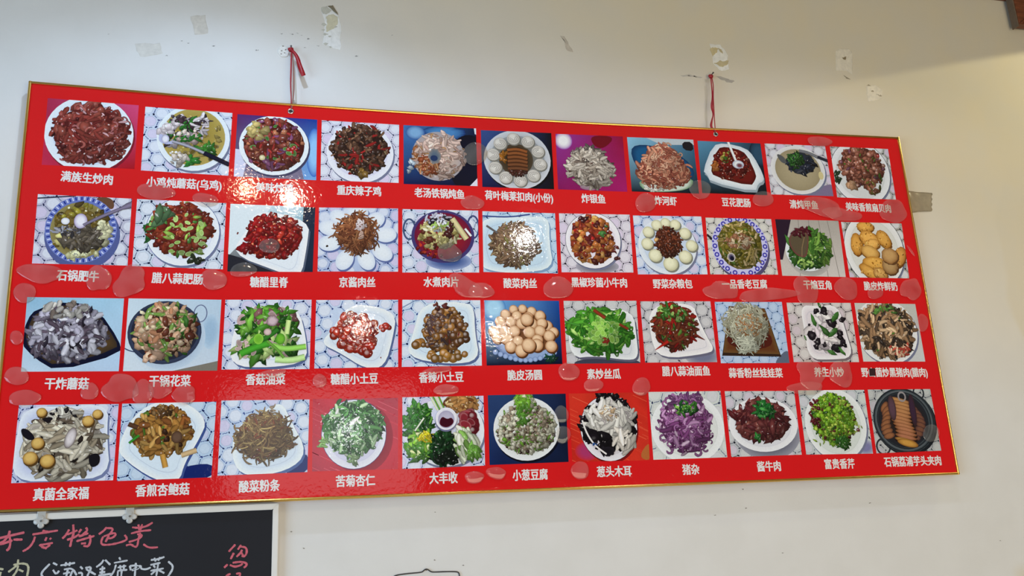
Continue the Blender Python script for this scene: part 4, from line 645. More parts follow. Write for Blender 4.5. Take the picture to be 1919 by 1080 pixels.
# ------------------------------------------------------------------ the room
def wall_material():
    m, nt, b = new_mat('painted_plaster', (.76, .75, .73), rough=.62, spec=.3)
    g = nt.nodes.new('ShaderNodeNewGeometry'); sep = nt.nodes.new('ShaderNodeSeparateXYZ'); nt.links.new(g.outputs['Position'], sep.inputs[0])
    def noise_n(scale, detail=3, dist=0):
        n = nt.nodes.new('ShaderNodeTexNoise'); n.inputs['Scale'].default_value = scale; n.inputs['Detail'].default_value = detail; n.inputs['Distortion'].default_value = dist
        nt.links.new(g.outputs['Position'], n.inputs['Vector']); return n
    def mr(src, a, b_, c, d):
        r = nt.nodes.new('ShaderNodeMapRange'); r.interpolation_type = 'SMOOTHSTEP'
        for k, v in zip((1, 2, 3, 4), (a, b_, c, d)): r.inputs[k].default_value = v
        nt.links.new(src, r.inputs[0]); return r
    def math_n(op, a, b_):
        n = nt.nodes.new('ShaderNodeMath'); n.operation = op
        for i, v in enumerate((a, b_)):
            if isinstance(v, (int, float)): n.inputs[i].default_value = v
            else: nt.links.new(v, n.inputs[i])
        return n.outputs[0]
    def mix(fac, a, b_):
        x = nt.nodes.new('ShaderNodeMix'); x.data_type = 'RGBA'; nt.links.new(fac, x.inputs[0])
        for i, v in ((6, a), (7, b_)):
            if isinstance(v, tuple): x.inputs[i].default_value = (*v, 1)
            else: nt.links.new(v, x.inputs[i])
        return x.outputs[2]
    nb = noise_n(1.4, 2); nf = noise_n(9, 5); ns = noise_n(2.6, 1.5)
    # broad yellowing that grows towards the right-hand end of the wall, with cleaner repainted areas inside it
    zz = math_n('MULTIPLY', math_n('SUBTRACT', sep.outputs['Z'], 2.50), 2.2)
    xx = math_n('ADD', math_n('ADD', sep.outputs['X'], zz), math_n('MULTIPLY', nb.outputs['Fac'], 1.3))
    yellow = mr(xx, 1.6, 3.7, 0, 1)
    base = mix(yellow.outputs[0], (.745, .745, .735), (.72, .63, .455))
    edge = mr(math_n('ADD', sep.outputs['X'], math_n('MULTIPLY', ns.outputs['Fac'], 1.1)), 3.30, 3.36, 0, .6)
    base = mix(edge.outputs[0], base, (.70, .62, .46))
    base = mix(mr(nf.outputs['Fac'], .30, .72, .22, 0).outputs[0], base, (.62, .61, .58))
    nt.links.new(base, b.inputs['Base Color'])
    fine = noise_n(160, 4); bp = nt.nodes.new('ShaderNodeBump'); bp.inputs['Distance'].default_value = .0006; bp.inputs['Strength'].default_value = .35
    nt.links.new(fine.outputs['Fac'], bp.inputs['Height'])
    low = noise_n(3.5, 2); bp2 = nt.nodes.new('ShaderNodeBump'); bp2.inputs['Distance'].default_value = .006; bp2.inputs['Strength'].default_value = .35
    nt.links.new(low.outputs['Fac'], bp2.inputs['Height']); nt.links.new(bp2.outputs[0], bp.inputs['Normal']); nt.links.new(bp.outputs[0], b.inputs['Normal'])
    return m
M_WALL = wall_material()
bm = bmesh.new(); add_box(bm, (-3.2, WALL_Y, 0), (4.6, WALL_Y+.15, 3.3)); wall = tag(obj('wall_back', bm, M_WALL, loc=(0, WALL_Y, 0)), kind='structure')
m, nt, b = new_mat('ceiling_paint', (.30, .27, .23), rough=.8); noise_color(nt, b, (.30, .27, .23), .05, 4)
bm = bmesh.new(); add_box(bm, (-3.2, -4.6, 3.3), (4.6, WALL_Y+.15, 3.4)); tag(obj('ceiling', bm, m, loc=(0, -1, 3.3)), kind='structure')
m, nt, b = new_mat('floor_tiles', (.35, .32, .29), rough=.35); noise_color(nt, b, (.35, .32, .29), .15, 6)
bm = bmesh.new(); add_box(bm, (-3.2, -4.6, -.1), (4.6, WALL_Y+.15, 0)); tag(obj('floor', bm, m, loc=(0, -1, 0)), kind='structure')

# reddish-brown wood: trim under the ceiling and the end of a beam
m_wood, nt, b = new_mat('red_brown_wood', (.16, .045, .018), rough=.38)
w = nt.nodes.new('ShaderNodeTexNoise'); w.inputs['Scale'].default_value = 14; w.inputs['Detail'].default_value = 5; mp = nt.nodes.new('ShaderNodeMapping'); mp.inputs['Scale'].default_value = (1, 1, 9)
tc = nt.nodes.new('ShaderNodeTexCoord'); nt.links.new(tc.outputs['Object'], mp.inputs[0]); nt.links.new(mp.outputs[0], w.inputs['Vector'])
cr = nt.nodes.new('ShaderNodeValToRGB'); cr.color_ramp.elements[0].color = (.10, .026, .010, 1); cr.color_ramp.elements[1].color = (.24, .070, .026, 1); cr.color_ramp.elements[0].position = .3; cr.color_ramp.elements[1].position = .7
nt.links.new(w.outputs['Fac'], cr.inputs[0]); nt.links.new(cr.outputs[0], b.inputs['Base Color'])
bm = bmesh.new(); add_box(bm, (-3.2, WALL_Y-.012, 3.196), (4.6, WALL_Y, 3.299), .003); tag(obj('trim_1', bm, m_wood, loc=(0, WALL_Y, 3.2)), kind='structure')
beam = empty('wooden_beam', (3.2, 0, 3.08), 'reddish-brown wooden beam end with a shaded grey-brown side, sticking out under the ceiling', 'beam')
bm = bmesh.new(); add_box(bm, (2.9345, -.010, 3.086), (3.5, WALL_Y-.0125, 3.295), .004); obj('beam_body', bm, m_wood, beam, (3.2, 0, 3.1))
m_side, nt, b = new_mat('shaded_beam_side', (.16, .11, .07), rough=.8); noise_color(nt, b, (.16, .11, .07), .25, 60)  # shade on the beam's left side, put into a duller brown
bm = bmesh.new(); add_box(bm, (2.930, -.008, 3.080), (2.9345, WALL_Y-.0125, 3.295), .001); tag(obj('side_strip', bm, m_side, beam, (2.97, 0, 3.1)), 'shaded grey-brown side strip of the beam')
bm = bmesh.new(); add_tube(bm, smooth_line([(2.942, -.010, 3.090), (2.952, -.014, 3.098), (2.97, -.014, 3.106), (3.01, -.014, 3.110), (3.2, -.013, 3.110)]), .004, 8); obj('bottom_bead', bm, m_wood, beam, (3.05, -.03, 3.1), True)

# ------------------------------------------------------------------ marks on the wall: thin flakes, chips, filler patches and one drawn nail shadow
M_FLAKE = vcol_mat('chipped_paint_and_shade', .75, mottling=.16, scale=120)
RW = random.Random(5)
def flake(name, pts, col, depth=.0008, edge=None, rag=.10, mid=4, parent=wall, label=None, y=WALL_Y):
    """an irregular flat patch; pts in photograph pixels on the wall plane"""
    P = []
    for a, b2 in zip(pts, pts[1:]+pts[:1]):
        l = math.hypot(b2[0]-a[0], b2[1]-a[1])
        for k in range(mid):
            t = k/mid; j = rag*l/mid*2
            P.append((a[0]+(b2[0]-a[0])*t+RW.uniform(-j, j), a[1]+(b2[1]-a[1])*t+RW.uniform(-j, j)))
    cx = sum(p[0] for p in P)/len(P); cy = sum(p[1] for p in P)/len(P); e = edge or tuple(v*.985 for v in col)
    vs = []; cs = []; n = len(P)
    for s, yy, c in ((1, y, e), (.97, y-depth*.8, e), (.8, y-depth, col), (.45, y-depth, col)):
        for x, q in P: vs.append(at(cx+(x-cx)*s, cy+(q-cy)*s, yy)); k = 1+RW.uniform(-.06, .06); cs.append(tuple(v*k for v in srgb(c)))
    vs.append(at(cx, cy, y-depth)); cs.append(srgb(col)); fs = []
    for r in range(3):
        for i in range(n): fs.append((r*n+i, r*n+(i+1) % n, (r+1)*n+(i+1) % n, (r+1)*n+i))
    for i in range(n): fs.append((3*n+i, 3*n+(i+1) % n, 4*n))
    me = bpy.data.meshes.new(name); me.from_pydata(vs, [], fs); me.update()
    ca = me.color_attributes.new('Col', 'FLOAT_COLOR', 'POINT'); ca.data.foreach_set('color', [v for c in cs for v in (*c, 1.0)])
    o = link(name, me, M_FLAKE, parent, at(cx, cy, y))
    if label: o['label'] = label
    return o
LT = (228, 228, 224)
flake('filler_patch', [(604, 14), (612, 12), (636, 30), (640, 60), (638, 93), (620, 88), (606, 82), (608, 50)], (236, 238, 238), .0006, label='pale scraped area below the torn tape')
flake('paint_chip_or_shade', [(611, 30), (622, 26), (634, 32), (633, 46), (624, 56), (610, 60), (612, 44)], (212, 208, 184), .0010, rag=.18, label='cream bare plaster where tape was torn off')
flake('paint_chip_or_shade', [(602, 14), (611, 12), (622, 20), (612, 27), (604, 26)], (196, 196, 186), .0014, rag=.14)
flake('paint_chip_or_shade', [(614, 11), (624, 10), (634, 28), (626, 22)], (126, 118, 98), .0020, rag=.05, label='dark olive corner of old tape')
for q in ((607, 46, 6), (628, 50, 5), (610, 64, 5), (618, 68, 4), (610, 82, 5), (619, 88, 3), (606, 56, 4)): flake('paint_chip_or_shade', [(q[0]-q[2], q[1]), (q[0], q[1]-q[2]*.5), (q[0]+q[2], q[1]), (q[0], q[1]+q[2]*.6)], (196, 196, 186), .0009, rag=.25)
flake('filler_patch', [(521, 92), (528, 85), (538, 88), (542, 97), (538, 106), (528, 107), (521, 100)], (232, 232, 228), .0022, rag=.12, label='small round crater of white filler beside the ribbon nail')
for x, y in ((530, 86), (528, 95), (533, 99), (527, 101), (535, 93)): flake('paint_chip_or_shade', [(x-2, y), (x, y-1), (x+2.4, y+.4), (x, y+1.3)], (120, 112, 104), .0026, rag=.2, mid=2)
for x, y, s in ((528, 63, 2), (547, 64, 3), (558, 62, 2), (565, 66, 1.6), (578, 73, 2.6), (572, 89, 2), (596, 86, 2), (735, 66, 1.5), (340, 77, 2.4), (353, 81, 1.8), (312, 104, 2.2), (400, 86, 2.6), (482, 94, 3), (668, 105, 2.6), (204, 64, 1.6)): flake('paint_chip_or_shade', [(x-s*1.3, y), (x, y-s*.35), (x+s*1.3, y), (x, y+s*.4)], (150, 150, 148), .0004, rag=.3, mid=2)
for x, y in ((1392, 917), (1467, 1037), (1340, 966), (1398, 953), (1630, 943), (569, 1028), (546, 997), (816, 960), (868, 1060), (1875, 1014), (815, 1050)): flake('paint_chip_or_shade', [(x-2.4, y), (x, y-.9), (x+2.4, y), (x, y+1)], (128, 124, 116), .0004, rag=.3, mid=2)
flake('filler_patch', [(1330, 82), (1350, 84), (1362, 98), (1366, 130), (1352, 134), (1336, 118)], (234, 230, 218), .0006, label='pale patch above the second ribbon nail')
flake('paint_chip_or_shade', [(1331, 90), (1340, 88), (1346, 91), (1342, 100), (1334, 106)], (206, 188, 142), .0012, rag=.22)
flake('paint_chip_or_shade', [(1345, 90), (1352, 92), (1355, 101), (1350, 98)], (192, 176, 136), .0011, rag=.2)
flake('paint_chip_or_shade', [(1336, 119), (1350, 114), (1365, 114), (1364, 122), (1352, 126), (1344, 121)], (200, 184, 142), .0012, rag=.22)
flake('paint_chip_or_shade', [(1340, 142), (1360, 146), (1377, 152), (1371, 155), (1352, 151)], (176, 168, 154), .0002, rag=.15, label='painted grey shadow of the second nail')  # the nail's cast shadow, drawn as a thin grey patch
flake('paint_chip_or_shade', [(1274, 140), (1296, 142), (1318, 144), (1296, 145)], (196, 188, 174), .0002, rag=.3)
flake('filler_patch', [(1566, 96), (1574, 91), (1592, 92), (1598, 100), (1598, 140), (1588, 133), (1566, 132)], (228, 218, 196), .0008, rag=.05, label='rectangular light filler patch, upper of two at the right')
flake('paint_chip_or_shade', [(1578, 108), (1586, 106), (1585, 112), (1581, 112)], (140, 124, 92), .0012, rag=.2)
flake('paint_chip_or_shade', [(1580, 141), (1590, 146), (1594, 149), (1586, 147)], (150, 138, 114), .0007, rag=.2)
flake('filler_patch', [(1623, 162), (1640, 159), (1655, 168), (1652, 186), (1627, 191)], (228, 217, 194), .0008, rag=.06, label='small square filler patch, lower of two at the right')
for x, y in ((1628, 160), (1635, 171), (1645, 177), (1650, 179)): flake('paint_chip_or_shade', [(x-4, y), (x, y-1.2), (x+4, y+1), (x, y+1.2)], (168, 154, 126), .0010, rag=.25, mid=2)
flake('filler_patch', [(356, 30), (384, 28), (390, 62), (366, 66)], (212, 208, 200), .0004, rag=.08); flake('filler_patch', [(250, 84), (300, 80), (304, 100), (262, 106)], (214, 212, 206), .0004, rag=.12)
flake('filler_patch', [(1050, 66), (1060, 70), (1074, 98), (1062, 96)], (196, 186, 170), .0005, rag=.15)

# ------------------------------------------------------------------ the menu board
board = empty('menu_board', (1.2, 0, 1.646), 'large red menu board with gold edging and forty-four dish photos, hung from two red ribbons', 'menu board')
TOP = [(55, 153), (150, 161), (300, 174.5), (420, 186), (556, 196), (720, 207), (900, 218.5), (1125, 231), (1360, 242), (1530, 250.5), (1684, 258)]
RIGHT = [(1684, 258), (1740, 574), (1797, 889)]; BOTTOM = [(1797, 889), (880, 925), (-27, 962)]; LEFT = [(-27, 962), (14, 557), (55, 153)]
edge = lambda ps: [at(x, y, 0) for x, y in ps]
m_red, nt, b = new_mat('red_laminate', (.70, .009, .011), rough=.055); noise_color(nt, b, (.70, .0092, .0115), .07, 2.2); film_bump(nt, b)
bm = bmesh.new(); ring = []
for ps in (TOP, RIGHT, BOTTOM, LEFT): ring += edge(ps)[:-1]
c = Vector((1.2, 0, 2.15))
f_ = [bm.verts.new(p) for p in ring]; b_ = [bm.verts.new(p+Vector((0, .007, 0))) for p in ring]
bm.faces.new(f_); bm.faces.new(b_[::-1])
for i in range(len(ring)): j = (i+1) % len(ring); bm.faces.new((f_[i], b_[i], b_[j], f_[j]))
obj('panel', bm, m_red, board, (1.2, 0, 2.15))
m_gold, nt, b = new_mat('gold_edging', (.80, .50, .13), rough=.22, metal=1.0); noise_color(nt, b, (.80, .50, .13), .12, 25)
def rail(pts, inward):
    prof = [(-.0012, .0085), (-.0012, -.0012), (.0006, -.0034), (.0030, -.0042), (.0052, -.0030), (.0062, -.0004)]
    P = [Vector(p) for p in pts]; inn = Vector(inward).normalized(); bm = bmesh.new(); rows = []
    for i, p in enumerate(P):
        e = Vector((0, 0, 0))
        if i == 0: e = (P[0]-P[1]).normalized()*.0004
        if i == len(P)-1: e = (P[-1]-P[-2]).normalized()*.0004
        rows.append([bm.verts.new(p+e+inn*s+Vector((0, y, 0))) for s, y in prof])
    for u, w2 in zip(rows, rows[1:]):
        for k in range(len(prof)-1): bm.faces.new((u[k], u[k+1], w2[k+1], w2[k]))
    bm.faces.new(rows[0]); bm.faces.new(rows[-1][::-1])
    return bm
for nm, ps, inn in (('top', TOP, (0, 0, -1)), ('right', RIGHT, (-1, 0, 0)), ('bottom', BOTTOM, (0, 0, 1)), ('left', LEFT, (1, 0, 0))):
    e = edge(ps); mid = sum(e, Vector())/len(e); obj('edge_strip', rail(e, inn), m_gold, board, mid, False)

M_PRINT = vcol_mat('laminated_print', .055, film=True)
M_PRINT.node_tree.nodes['Principled BSDF'].inputs['Specular IOR Level'].default_value = .5
ROWN = ('top', 'second', 'third', 'bottom')
for j, row in enumerate(DISHES):
    for i, (fn, text, xa, xb, yc, desc) in enumerate(row):
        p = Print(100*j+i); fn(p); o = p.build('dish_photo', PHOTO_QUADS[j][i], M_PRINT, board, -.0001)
        o['label'] = 'printed photo of ' + desc

# captions: thin white lettering
m_white, nt, b = new_mat('white_lettering', (.80, .80, .80), rough=.055); noise_color(nt, b, (.80, .80, .80), .04, 40); film_bump(nt, b)
def text_mesh(text, offset=0.0):
    cu = bpy.data.curves.new('lettering', 'FONT'); cu.body = text; cu.size = 1; cu.offset = offset; cu.resolution_u = 2
    o = bpy.data.objects.new('lettering', cu); COL.objects.link(o); bpy.context.view_layer.update()
    me = bpy.data.meshes.new_from_object(o.evaluated_get(bpy.context.evaluated_depsgraph_get())); bpy.data.objects.remove(o); bpy.data.curves.remove(cu)
    return me
def caption(text, xa, xb, yc, slope, desc):
    a, b2 = at(xa, yc-(xb-xa)*slope/2, 0), at(xb, yc+(xb-xa)*slope/2, 0)
    me = text_mesh(text); xs = [v.co.x for v in me.vertices]; ys = [v.co.y for v in me.vertices]
    x0, x1 = min(xs), max(xs); n = len(text); wd = (b2-a).length; ex = (b2-a).normalized(); ez = Vector((-ex.z, 0, ex.x))
    full = sum(.5 if ch in '()' else 1 for ch in text); hgt = .0262 if j < 3 else .0262
    sx = wd/(x1-x0); sy = hgt/.93; yb, yt = -.08, .85
    V0 = [v.co.copy() for v in me.vertices]; F0 = [tuple(p.vertices) for p in me.polygons]; VV = []; FF = []
    # heavy strokes: the thin glyph printed several times, each a hair to the side
    for k, (dx, dy) in enumerate(((0, 0), (1, 0), (-1, 0), (0, 1), (0, -1), (.7, .7), (-.7, .7), (.7, -.7), (-.7, -.7))):
        n0 = len(VV); VV += [a + ex*((v.x-x0)*sx+dx*.00085) + ez*((v.y-(yb+yt)/2)*sy+dy*.00062) + Vector((0, -.00025-k*.000012, 0)) for v in V0]
        FF += [tuple(i+n0 for i in f) for f in F0]
    bpy.data.meshes.remove(me); me = bpy.data.meshes.new('caption'); me.from_pydata(VV, [], FF); me.update()
    mid = (a+b2)/2
    o = link('caption', me, m_white, board, mid); o['label'] = 'white lettering under the photo of ' + desc
    return o
for j, row in enumerate(DISHES):
    for i, (fn, text, xa, xb, yc, desc) in enumerate(row):
        q = PHOTO_QUADS[j][i]
        # the lettering runs along the lower edge of its picture; that edge's slope in the photograph
        sl = ((.078, .055, .048, .038, .045, .05, .04, .045, .04, .04, .05), (.04, .035, .015, 0, 0, .01, .01, .0, .0, .02, .02),
              (-.0, -.01, -.01, -.02, -.02, -.02, -.01, -.01, -.0, -.0, .0), (-.035, -.04, -.045, -.04, -.04, -.04, -.03, -.03, -.03, -.02, -.03))[j][i]
        caption(text, xa, xb, yc, sl, desc)
m_black, nt, b = new_mat('black_sticker', (.03, .01, .012), rough=.35); noise_color(nt, b, (.03, .01, .012), .2, 60)
bm = bmesh.new(); s = [bm.verts.new(at(x, y, -.0005)) for x, y in ((1628.5, 691), (1640, 690.5), (1641, 704.5), (1629.5, 705))]; k = bmesh.ops.extrude_face_region(bm, geom=[bm.faces.new(s)])
for v in k['geom']:
    if isinstance(v, bmesh.types.BMVert): v.co.y += .0004
tag(obj('sticker', bm, m_black, board, at(1635, 698, 0)), 'tiny dark sticker over one letter of a caption')

# eyelets
m_steel, nt, b = new_mat('nickel_eyelet', (.62, .60, .56), rough=.22, metal=1); noise_color(nt, b, (.62, .60, .56), .1, 90)
m_hole, nt, b = new_mat('eyelet_hole', (.02, .02, .02), rough=.8); noise_color(nt, b, (.02, .02, .02), .2, 90)
def eyelet(px, py, r):
    c = at(px, py, 0); bm = bmesh.new(); R, n = 20, 8; vs = []
    for i in range(R):
        a = i*math.tau/R
        vs.append([bm.verts.new(c+Vector(((r+.30*r*math.cos(t))*math.cos(a), -.0012-.0014*math.sin(t), (r+.30*r*math.cos(t))*math.sin(a)))) for t in [k*math.tau/n for k in range(n)]])
    for i in range(R):
        for k in range(n): bm.faces.new((vs[i][k], vs[(i+1) % R][k], vs[(i+1) % R][(k+1) % n], vs[i][(k+1) % n]))
    e = obj('eyelet', bm, m_steel, board, c, True)
    bm = bmesh.new(); q = bmesh.ops.create_cone(bm, cap_ends=True, segments=20, radius1=r*.82, radius2=r*.82, depth=.0008)
    for v in q['verts']: v.co = c+Vector((v.co.x, -.0008+v.co.z, v.co.y))
    h = obj('eyelet_hole', bm, m_hole, None, c); h.parent = e; h.matrix_parent_inverse = Matrix.Identity(4); h.location = (0, 0, 0)
eyelet(545, 209, .0060); eyelet(1341, 252, .0058)

# air bubbles under the laminating film
m_bub = bpy.data.materials.new('raised_film'); m_bub.use_nodes = True; nt = m_bub.node_tree; b = nt.nodes['Principled BSDF']; out = nt.nodes['Material Output']
b.inputs['Base Color'].default_value = (.95, .90, .90, 1); b.inputs['Roughness'].default_value = .07; b.inputs['Specular IOR Level'].default_value = .6
tr = nt.nodes.new('ShaderNodeBsdfTransparent'); gl = nt.nodes.new('ShaderNodeBsdfGlossy'); gl.inputs['Roughness'].default_value = .05
nz = nt.nodes.new('ShaderNodeTexNoise'); nz.inputs['Scale'].default_value = 26; gg = nt.nodes.new('ShaderNodeNewGeometry'); nt.links.new(gg.outputs['Position'], nz.inputs['Vector'])
mrn = nt.nodes.new('ShaderNodeMapRange'); mrn.inputs[3].default_value = .02; mrn.inputs[4].default_value = .12; nt.links.new(nz.outputs['Fac'], mrn.inputs[0])
nt.nodes.remove(b); tr.inputs[0].default_value = (.965, .955, .955, 1)
df = nt.nodes.new('ShaderNodeBsdfDiffuse'); cmb = nt.nodes.new('ShaderNodeCombineColor')
for k in range(3): nt.links.new(mrn.outputs[0], cmb.inputs[k])
nt.links.new(cmb.outputs[0], df.inputs[0])
mx1 = nt.nodes.new('ShaderNodeAddShader'); nt.links.new(tr.outputs[0], mx1.inputs[0]); nt.links.new(df.outputs[0], mx1.inputs[1])
fr = nt.nodes.new('ShaderNodeFresnel'); fr.inputs[0].default_value = 1.45; mx2 = nt.nodes.new('ShaderNodeMixShader'); nt.links.new(fr.outputs[0], mx2.inputs[0]); nt.links.new(mx1.outputs[0], mx2.inputs[1]); nt.links.new(gl.outputs[0], mx2.inputs[2])
nt.links.new(mx2.outputs[0], out.inputs['Surface'])
RB = random.Random(9)
def bubble(cx, cy, rx, ry, rot=0, wob=.08, h=None, lobes=None):
    n = 32; ph = [RB.uniform(0, 6.28) for _ in range(4)]; O = []
    for k in range(n):
        a = k*math.tau/n; q = 1+wob*(math.sin(2*a+ph[0])+.6*math.sin(3*a+ph[1])+.3*math.sin(5*a+ph[2])); x, y = rx*q*math.cos(a), ry*q*math.sin(a); rr = math.radians(rot)
        O.append((x*math.cos(rr)-y*math.sin(rr), x*math.sin(rr)+y*math.cos(rr)))
    hh = h if h else .0010+.00007*min(rx, ry); bm = bmesh.new(); rows = []
    for s in (1, .97, .9, .78, .6, .35):
        y = -.0022-hh*(1-s*s)**.6; rows.append([bm.verts.new(at(cx+dx*s, cy+dy*s, y)) for dx, dy in O])
    ctr = bm.verts.new(at(cx, cy, -.0022-hh))
    for u, w2 in zip(rows, rows[1:]):
        for k in range(n): bm.faces.new((u[k], u[(k+1) % n], w2[(k+1) % n], w2[k]))
    for k in range(n): bm.faces.new((rows[-1][k], rows[-1][(k+1) % n], ctr))
    return obj('film_bubble', bm, m_bub, board, at(cx, cy, 0), True)
for q in ((292, 359, 36, 15, 8, .05), (385, 374, 24, 12, 5), (75, 512, 44, 17, 12, .14), (46, 549, 22, 18, 0, .04), (184, 522, 22, 26, 0, .12), (243, 528, 36, 24, -25, .16), (400, 524, 24, 20, 0, .06),
          (456, 506, 24, 14, 0, .08), (505, 461, 19, 14, 0, .03), (842, 474, 24, 17, 0, .08), (872, 537, 34, 18, 20, .14), (1046, 540, 29, 20, 10, .08), (902, 545, 22, 16, 0, .1), (885, 380, 22, 13, 0, .06), (890, 288, 22, 22, 0, .03),
          (1210, 380, 20, 18, 0, .04), (1312, 355, 20, 18, 0, .05), (1430, 373, 19, 15, 0, .04), (1540, 388, 46, 15, 18, .14), (1578, 402, 36, 12, 5, .12), (1674, 396, 28, 20, 15, .1), (1536, 265, 24, 9, 8, .06),
          (1352, 545, 34, 16, 10, .14), (1438, 552, 52, 13, 0, .16), (1510, 545, 26, 22, 40, .14), (1586, 541, 22, 21, 10, .08), (1640, 549, 16, 11, 0, .08), (1707, 542, 18, 22, 20, .14), (1729, 605, 11, 16, 0, .06),
          (31, 633, 13, 13, 0, .03), (31, 705, 22, 18, 0, .05), (46, 746, 30, 15, -8, .06), (168, 734, 18, 15, 0, .08), (226, 728, 34, 26, 15, .14), (268, 735, 22, 20, 0, .14), (300, 730, 26, 14, 0, .16), (345, 740, 24, 17, 0, .1),
          (599, 714, 13, 13, 0, .02), (836, 731, 25, 10, 0, .06), (1066, 697, 20, 17, 0, .04), (1112, 722, 18, 13, 0, .04), (1202, 725, 17, 17, 0, .05), (1520, 702, 30, 24, 20, .16), (1576, 700, 26, 22, 30, .14), (1510, 728, 30, 14, 0, .12),
          (889, 895, 19, 11, 0, .06), (930, 887, 18, 12, 0, .08), (1087, 882, 16, 18, 0, .06), (1052, 777, 14, 16, 0, .04), (1054, 815, 16, 16, 0, .04), (1745, 812, 16, 16, 0, .04), (510, 700, 26, 8, -8, .06), (820, 694, 26, 7, -6, .08), (960, 412, 0, 0)):
    if q[2]: bubble(*q)
for x, y, a2 in ((1707, 470, 55),): bubble(x, y, 13, 2.2, a2, .05)

# ------------------------------------------------------------------ nails and ribbons
m_rib, nt, b = new_mat('red_satin_ribbon', (.36, .008, .014), rough=.42); noise_color(nt, b, (.36, .008, .014), .2, 120)
m_rib2, nt, b = new_mat('worn_ribbon_back', (.33, .17, .14), rough=.6); noise_color(nt, b, (.33, .17, .14), .15, 120)
m_nail, nt, b = new_mat('rusty_nail', (.10, .08, .07), rough=.5, metal=.7); noise_color(nt, b, (.10, .08, .07), .3, 200)
def nail(px, py, label):
    c = at(px, py, WALL_Y); t = empty('nail', c, label, 'nail', None); bm = bmesh.new(); add_tube(bm, [c+Vector((0, .012, 0)), c+Vector((0, -.016, .001))], .0014, 8); obj('shank', bm, m_nail, t, c)
    bm = bmesh.new(); add_tube(bm, [c+Vector((0, -.016, .001)), c+Vector((0, -.0172, .001))], .0026, 12); obj('nail_head', bm, m_nail, t, c+Vector((0, -.016, 0)))
nail(545.5, 93, 'dark nail in the wall holding the knot of the ribbon with a hanging tail'); nail(1332, 142, 'dark nail in the wall holding the knot of the ribbon without a hanging tail')
def W3(ps, ys): return [at(x, y, yy) for (x, y), yy in zip(ps, ys)]
def strap_obj(name, ps, ys, ws, mat, parent, tw=None, thick=.0006):
    pts = W3(ps, ys); k = len(pts); n2 = smooth_line([(*p, w, (tw or [0]*k)[i]) for i, (p, w) in enumerate(zip(pts, ws))], 2)
    bm = bmesh.new(); add_strap(bm, [q[:3] for q in n2], [q[3] for q in n2], thick, twist=[q[4] for q in n2]); return obj(name, bm, mat, parent, pts[0], True)
def knot(px, py, y, parent):
    bm = bmesh.new(); bmesh.ops.create_icosphere(bm, subdivisions=2, radius=.0068); c = at(px, py, y)
    for v in bm.verts:
        d = noise.noise(v.co*260)*.0022; v.co = c + Vector((v.co.x*1.25+d, v.co.y*.7, v.co.z*.95+d))
    obj('knot', bm, m_rib, parent, c, True)
r1_ = empty('hanging_ribbon', at(545, 93, .01), 'red ribbon with a loose hanging tail, tied to the board above the third dish photo', 'ribbon')
knot(545, 93, .017, r1_)
strap_obj('strand', [(546, 97), (545.5, 130), (544.5, 160), (546, 186), (545, 204)], [.006, .004, .002, -.002, -.004], [.0035, .0045, .004, .003, .003], m_rib, r1_)
s = strap_obj('strand', [(548, 97), (550, 130), (551, 165), (549, 188), (546, 204)], [.007, .006, .005, .0, -.004], [.0030, .0042, .0042, .0035, .003], m_rib2, r1_); s['label'] = 'dull brownish strand'
strap_obj('tail', [(546, 93), (552, 99), (558, 109), (561, 122), (566, 135), (569, 142)], [.006, .004, .003, .004, .002, .003], [.005, .008, .010, .012, .0125, .0115], m_rib, r1_, [0, .3, -.1, .35, .1, 0])
m_clip, nt, b = new_mat('grey_tag', (.5, .5, .47), rough=.4); noise_color(nt, b, (.5, .5, .47), .1, 100)
bm = bmesh.new(); c = at(553, 191, .010); add_box(bm, c-Vector((.004, .002, .004)), c+Vector((.004, .002, .004)), .0008); tag(obj('clip', bm, m_clip, r1_, c), 'small grey clip at the foot of the strands')
r2_ = empty('hanging_ribbon', at(1332, 142, .01), 'twisted thin red ribbon tied to the board above the angular bowl photo', 'ribbon')
knot(1332, 143, .017, r2_)
strap_obj('strand', [(1332, 146), (1334, 165), (1335.5, 185), (1333.5, 200), (1337, 214), (1334, 226), (1332, 238), (1338, 243), (1341, 249)], [.006, .006, .006, .004, .004, .002, -.001, -.003, -.004], [.0035, .003, .005, .0085, .003, .005, .008, .003, .003], m_rib, r2_, [0, .5, .1, 0, 1.0, .4, 0, .5, 0])
strap_obj('strand', [(1334, 146), (1337, 160), (1336.5, 180), (1338, 205), (1339, 228), (1341, 249)], [.007, .006, .004, .003, .0, -.004], [.0032, .003, .003, .0028, .003, .003], m_rib, r2_, [0, .2, .4, .2, 0, 0])

# ------------------------------------------------------------------ adhesive tape at the right-hand edge of the board
tape = None
bm = bmesh.new(); nx, nz = 16, 12; g = []
for i in range(nx+1):
    rowv = []
    for k in range(nz+1):
        u, v = i/nx, k/nz; x = (1698+10*v)*(1-u)+1746*u; y = (359+3*u)*(1-v)+(397.5-1*u)*v
        if i == nx: x += 1.2*math.sin(k*1.9)
        if i < 5: y += (1-v*2)*(-2.0)*(5-i)/5
        c = at(x, y, WALL_Y); d = abs(noise.noise(Vector((u*3.2, v*2.6, 1.7))))*.006*(1-u*.6)+.0006; rowv.append(bm.verts.new(c-Vector((0, d, 0))))
    g.append(rowv)
for i in range(nx):
    for k in range(nz): bm.faces.new((g[i][k], g[i+1][k], g[i+1][k+1], g[i][k+1]))
bmesh.ops.solidify(bm, geom=bm.faces[:], thickness=.0003)
m_tape, nt, b = new_mat('old_packing_tape', (.62, .53, .37), rough=.3); noise_color(nt, b, (.62, .53, .37), .2, 55)
tag(obj('tape_strip', bm, m_tape, None, at(1725, 378, WALL_Y), True), 'crinkled tan tape strip on the wall at the right edge of the red board', 'tape')

